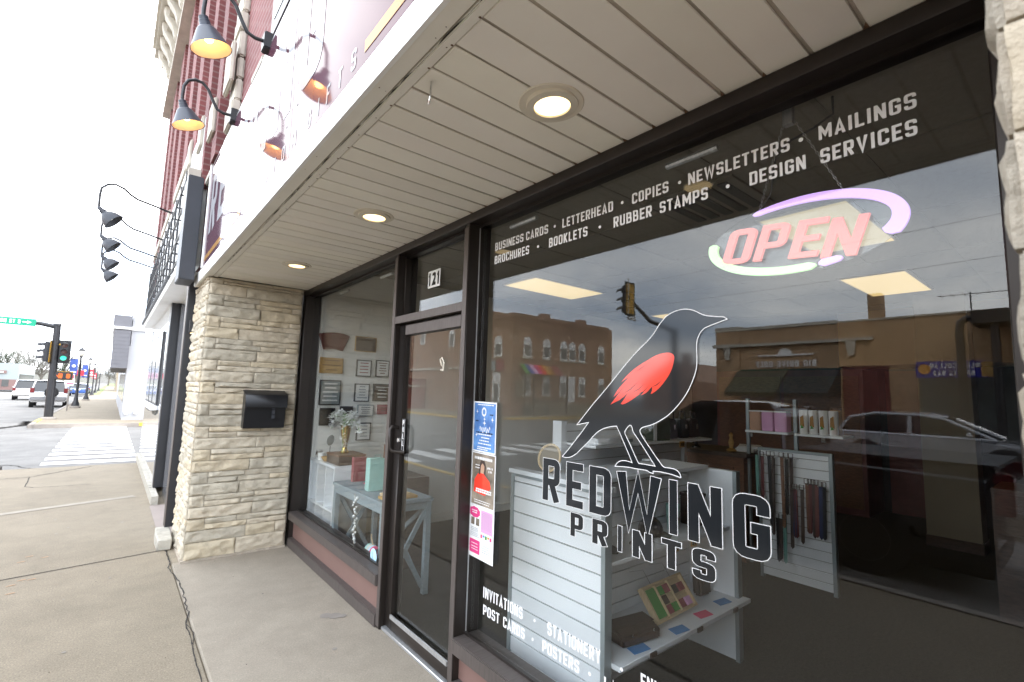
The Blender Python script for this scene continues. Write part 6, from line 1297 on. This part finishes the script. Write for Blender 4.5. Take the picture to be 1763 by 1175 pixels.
for i, (y, z, m_, lab) in enumerate(((2.55,.20,'goldwood','golden bottle-shaped trophy on the wooden counter'),(2.95,.26,'leatherblack','black slim statuette on the wooden counter'),(3.35,.16,'palewood','pale wooden candle holder on the wooden counter'))):
    t = thing('counter_ornament', lab, 'ornament', (5.15,y,1.061)); MB().lathe([(.0001,0),(.05,0),(.05,.015),(.018,.03),(.03,z*.45),(.014,z*.7),(.022,z*.85),(.0001,z)],(5.15,y,1.0615),(0,0,1),16).build('body',m_,t,smooth=True)
t = thing('paper_stack', 'stack of white paper sheets at the near end of the wooden counter', 'paper', (5.3,2.45,1.061))
for k in range(5): MB().obox((5.32+.004*k,2.44,1.067+.012*k),(cos(.1*k),sin(.1*k),0),(-sin(.1*k),cos(.1*k),0),(0,0,1),.28,.21,.0105).build('ream','paper' if k % 2 else 'iwall',t)
t = thing('pink_ribbon', 'pink paper tag hanging on the wooden counter', 'tag', (4.97,3.2,.95)); MB().prism([(4.97,3.28,.86),(4.97,3.38,.84),(4.97,3.36,1.0),(4.97,3.30,1.02)],(.004,0,0)).build('tag','pinkpaper',t)
t = thing('belt_display', 'white slatwall board hung with leather belts at the right', 'display stand', (4.8,1.8,0))
mb = MB(); slats(mb, None, 'X', 4.78, 1.525, 2.085, .03, 1.14); mb.build('panel','slat',t); MB().box(4.792,4.82,1.525,2.085,.03,1.14).build('panel_core','slatgap',t)
mb = MB(); mb.box(4.772,4.825,1.495,1.524,.002,1.165); mb.box(4.772,4.825,2.086,2.11,.002,1.165); mb.box(4.772,4.825,1.524,2.086,1.141,1.165); mb.build('edge_trim','greyedge',t)
mb = MB()
for y, z in ((2.02,1.06),(1.93,1.06),(1.83,1.06),(1.76,1.06),(1.66,.86),(1.58,.86),(1.9,.55)): mb.tube([(4.78,y,z+.03),(4.68,y,z+.035)],.004,6)
mb.build('hook','chrome',t)
BC = [('beltmint',2.10,1.10,.5),('beltred',2.05,1.09,.55),('leatherblack',1.99,1.10,.62),('leather',1.955,1.10,.7),('wood',1.88,1.10,.62),('leatherblack',1.84,1.10,.5),('leather',1.80,1.10,.78),('beltblue',1.79,.84,.42),('beltred',1.775,.84,.42),('darkwood',1.72,.84,.46),('wood',1.68,.90,.42),('beltred',1.655,.90,.42),('leather',1.63,.90,.45),('maroonwood',1.605,.90,.44),('beltblue',1.575,.89,.44),('leatherblack',1.548,.89,.44),('leatherblack',1.93,.56,.38),('leather',1.90,.56,.36),('beltmint',1.87,.56,.38)]
cn = {'beltmint':'mint','beltred':'dark red','leatherblack':'black','leather':'dark brown','wood':'tan brown','beltblue':'navy blue','darkwood':'grey brown','maroonwood':'cherry red'}
pos = ['at the far left edge of the board','beside the mint one at the top left','third along the top row','fourth along the top row','in the middle of the top row','next to the tan one in the top row','longest, at the end of the top row','hung at mid height beside the long ones','paired with the navy one at mid height','alone at mid height','first in the right-hand bunch','second in the right-hand bunch','third in the right-hand bunch','fourth in the right-hand bunch','fifth in the right-hand bunch','last in the right-hand bunch, by the board edge','first of the low bunch at the bottom left','second of the low bunch at the bottom left','last of the low bunch at the bottom left']
for (m_,y,z,l),ps_ in zip(BC,pos):
    t = thing('belt', cn[m_]+' belt on the slatwall board, '+ps_, 'belt', (4.73,y,z-l), 'belts hanging on the slatwall board'); dy = random.uniform(-.012,.012)
    MB().prism([(4.725,y-.014,z),(4.725,y+.014,z),(4.72,y+.014+dy,z-l+.02),(4.72,y+dy,z-l),(4.72,y-.014+dy,z-l+.02)],(.006,0,0)).build('strap',m_,t)
    MB().tube([(4.715,y-.017,z),(4.715,y+.017,z),(4.715,y+.017,z+.04),(4.715,y-.017,z+.04),(4.715,y-.017,z)],.004,6).build('buckle','chrome',t)
t = thing('tumbler_shelf', 'tall grey metal rack with white shelves of tumblers behind the belt board', 'shelf', (5.1,1.9,0))
mb = MB(); 
for y in (1.89,2.34): mb.box(5.08,5.11,y-.015,y+.015,.002,1.62)
mb.build('post','greyedge',t)
for y0,y1 in ((1.47,1.86),(1.92,2.32)): MB().box(4.98,5.28,y0,y1,1.285,1.305).build('shelf','slat',t)
for i in range(4):
    y = 1.80-.082*i; t = thing('tumbler', ['white tumbler at the left of its row, yellow and green print','second white tumbler in its row, yellow and green print','third white tumbler in its row, yellow and green print','last white tumbler at the right of its row, before the gold can'][i], 'cup', (5.05,y,1.306), 'printed white tumblers')
    MB().lathe([(.0001,0),(.034,0),(.038,.21),(.035,.22),(.032,.01)],(5.04,y,1.306),(0,0,1),20).build('cup','paper',t,smooth=True); mb = MB(); mb.prism([(5.0,y-.018,1.37),(5.0,y+.018,1.38),(5.0,y+.015,1.46),(5.0,y-.012,1.48)],(.002,0,0)); mb.build('print','signgold',t); MB().prism([(4.9985,y-.016,1.36),(4.9985,y+.014,1.355),(4.9985,y+.006,1.39)],(.001,0,0)).build('print_leaf','green',t)
t = thing('gold_can', 'golden brown canister behind the last white tumbler', 'can', (5.15,1.57,1.306)); MB().lathe([(.0001,0),(.045,0),(.045,.24),(.0001,.245)],(5.16,1.57,1.306),(0,0,1),18).build('body','goldwood',t,smooth=True); MB().lathe([(.046,.225),(.046,.25),(.0001,.252)],(5.16,1.57,1.306),(0,0,1),18).build('lid','wood',t)
for i in range(3):
    y = 2.24-.12*i; t = thing('gift_sleeve',['pale pink boxed sleeve nearest the handbags','pale lilac boxed sleeve in the middle of its shelf','pale lilac boxed sleeve nearest the grey rack post'][i],'box',(5.08,y,1.306),'pale boxed sleeves'); MB().box(5.02,5.14,y-.055,y+.055,1.306,1.49).build('box_body','posterlilac' if i else 'skin',t,bevel=.006); MB().box(5.018,5.142,y-.057,y+.057,1.49,1.503).build('lid','paper',t)
t = thing('drawer_cabinet', 'dark wooden drawer cabinet with bright handles at the right edge', 'cabinet', (5.6,0,0)); MB().box(5.32,5.9,-.8,.60,.002,.98).build('body','darkwood',t,bevel=.006)
for k in range(3):
    dw = MB().box(5.305,5.3195,-.75,.56,.08+k*.3,.35+k*.3).build('drawer','darkwood',t,bevel=.004)
    for y in (.42,-.2): MB().tube([(5.306,y,.17+k*.3),(5.275,y,.18+k*.3),(5.275,y,.25+k*.3),(5.306,y,.26+k*.3)],.006,6).build('handle','chrome',dw)
t = thing('dark_cupboard', 'tall dark cupboard against the back wall of the shop', 'cupboard', (8.6,3,0)); MB().box(8.4,9.15,2.2,4.4,.002,2.1).build('body','maroonwood',t); 
for y in (2.25,3.33): d_ = MB().box(8.385,8.3995,y,y+1.02,.1,2.0).build('door','wood',t); MB().box(8.37,8.384,y+.45,y+.5,1.0,1.2).build('handle','chrome',d_)
t = thing('inner_door', 'dark red-brown panelled door in the back of the shop', 'door', (9.15,1.9,0)); MB().box(9.12,9.195,1.5,2.1,.002,2.1).build('leaf','maroonwood',t); MB().ball((9.1,1.56,1.0),.03,10,6).build('knob','brass',t)

for o in list(bpy.data.objects):
    if '_o' in o: del o['_o']
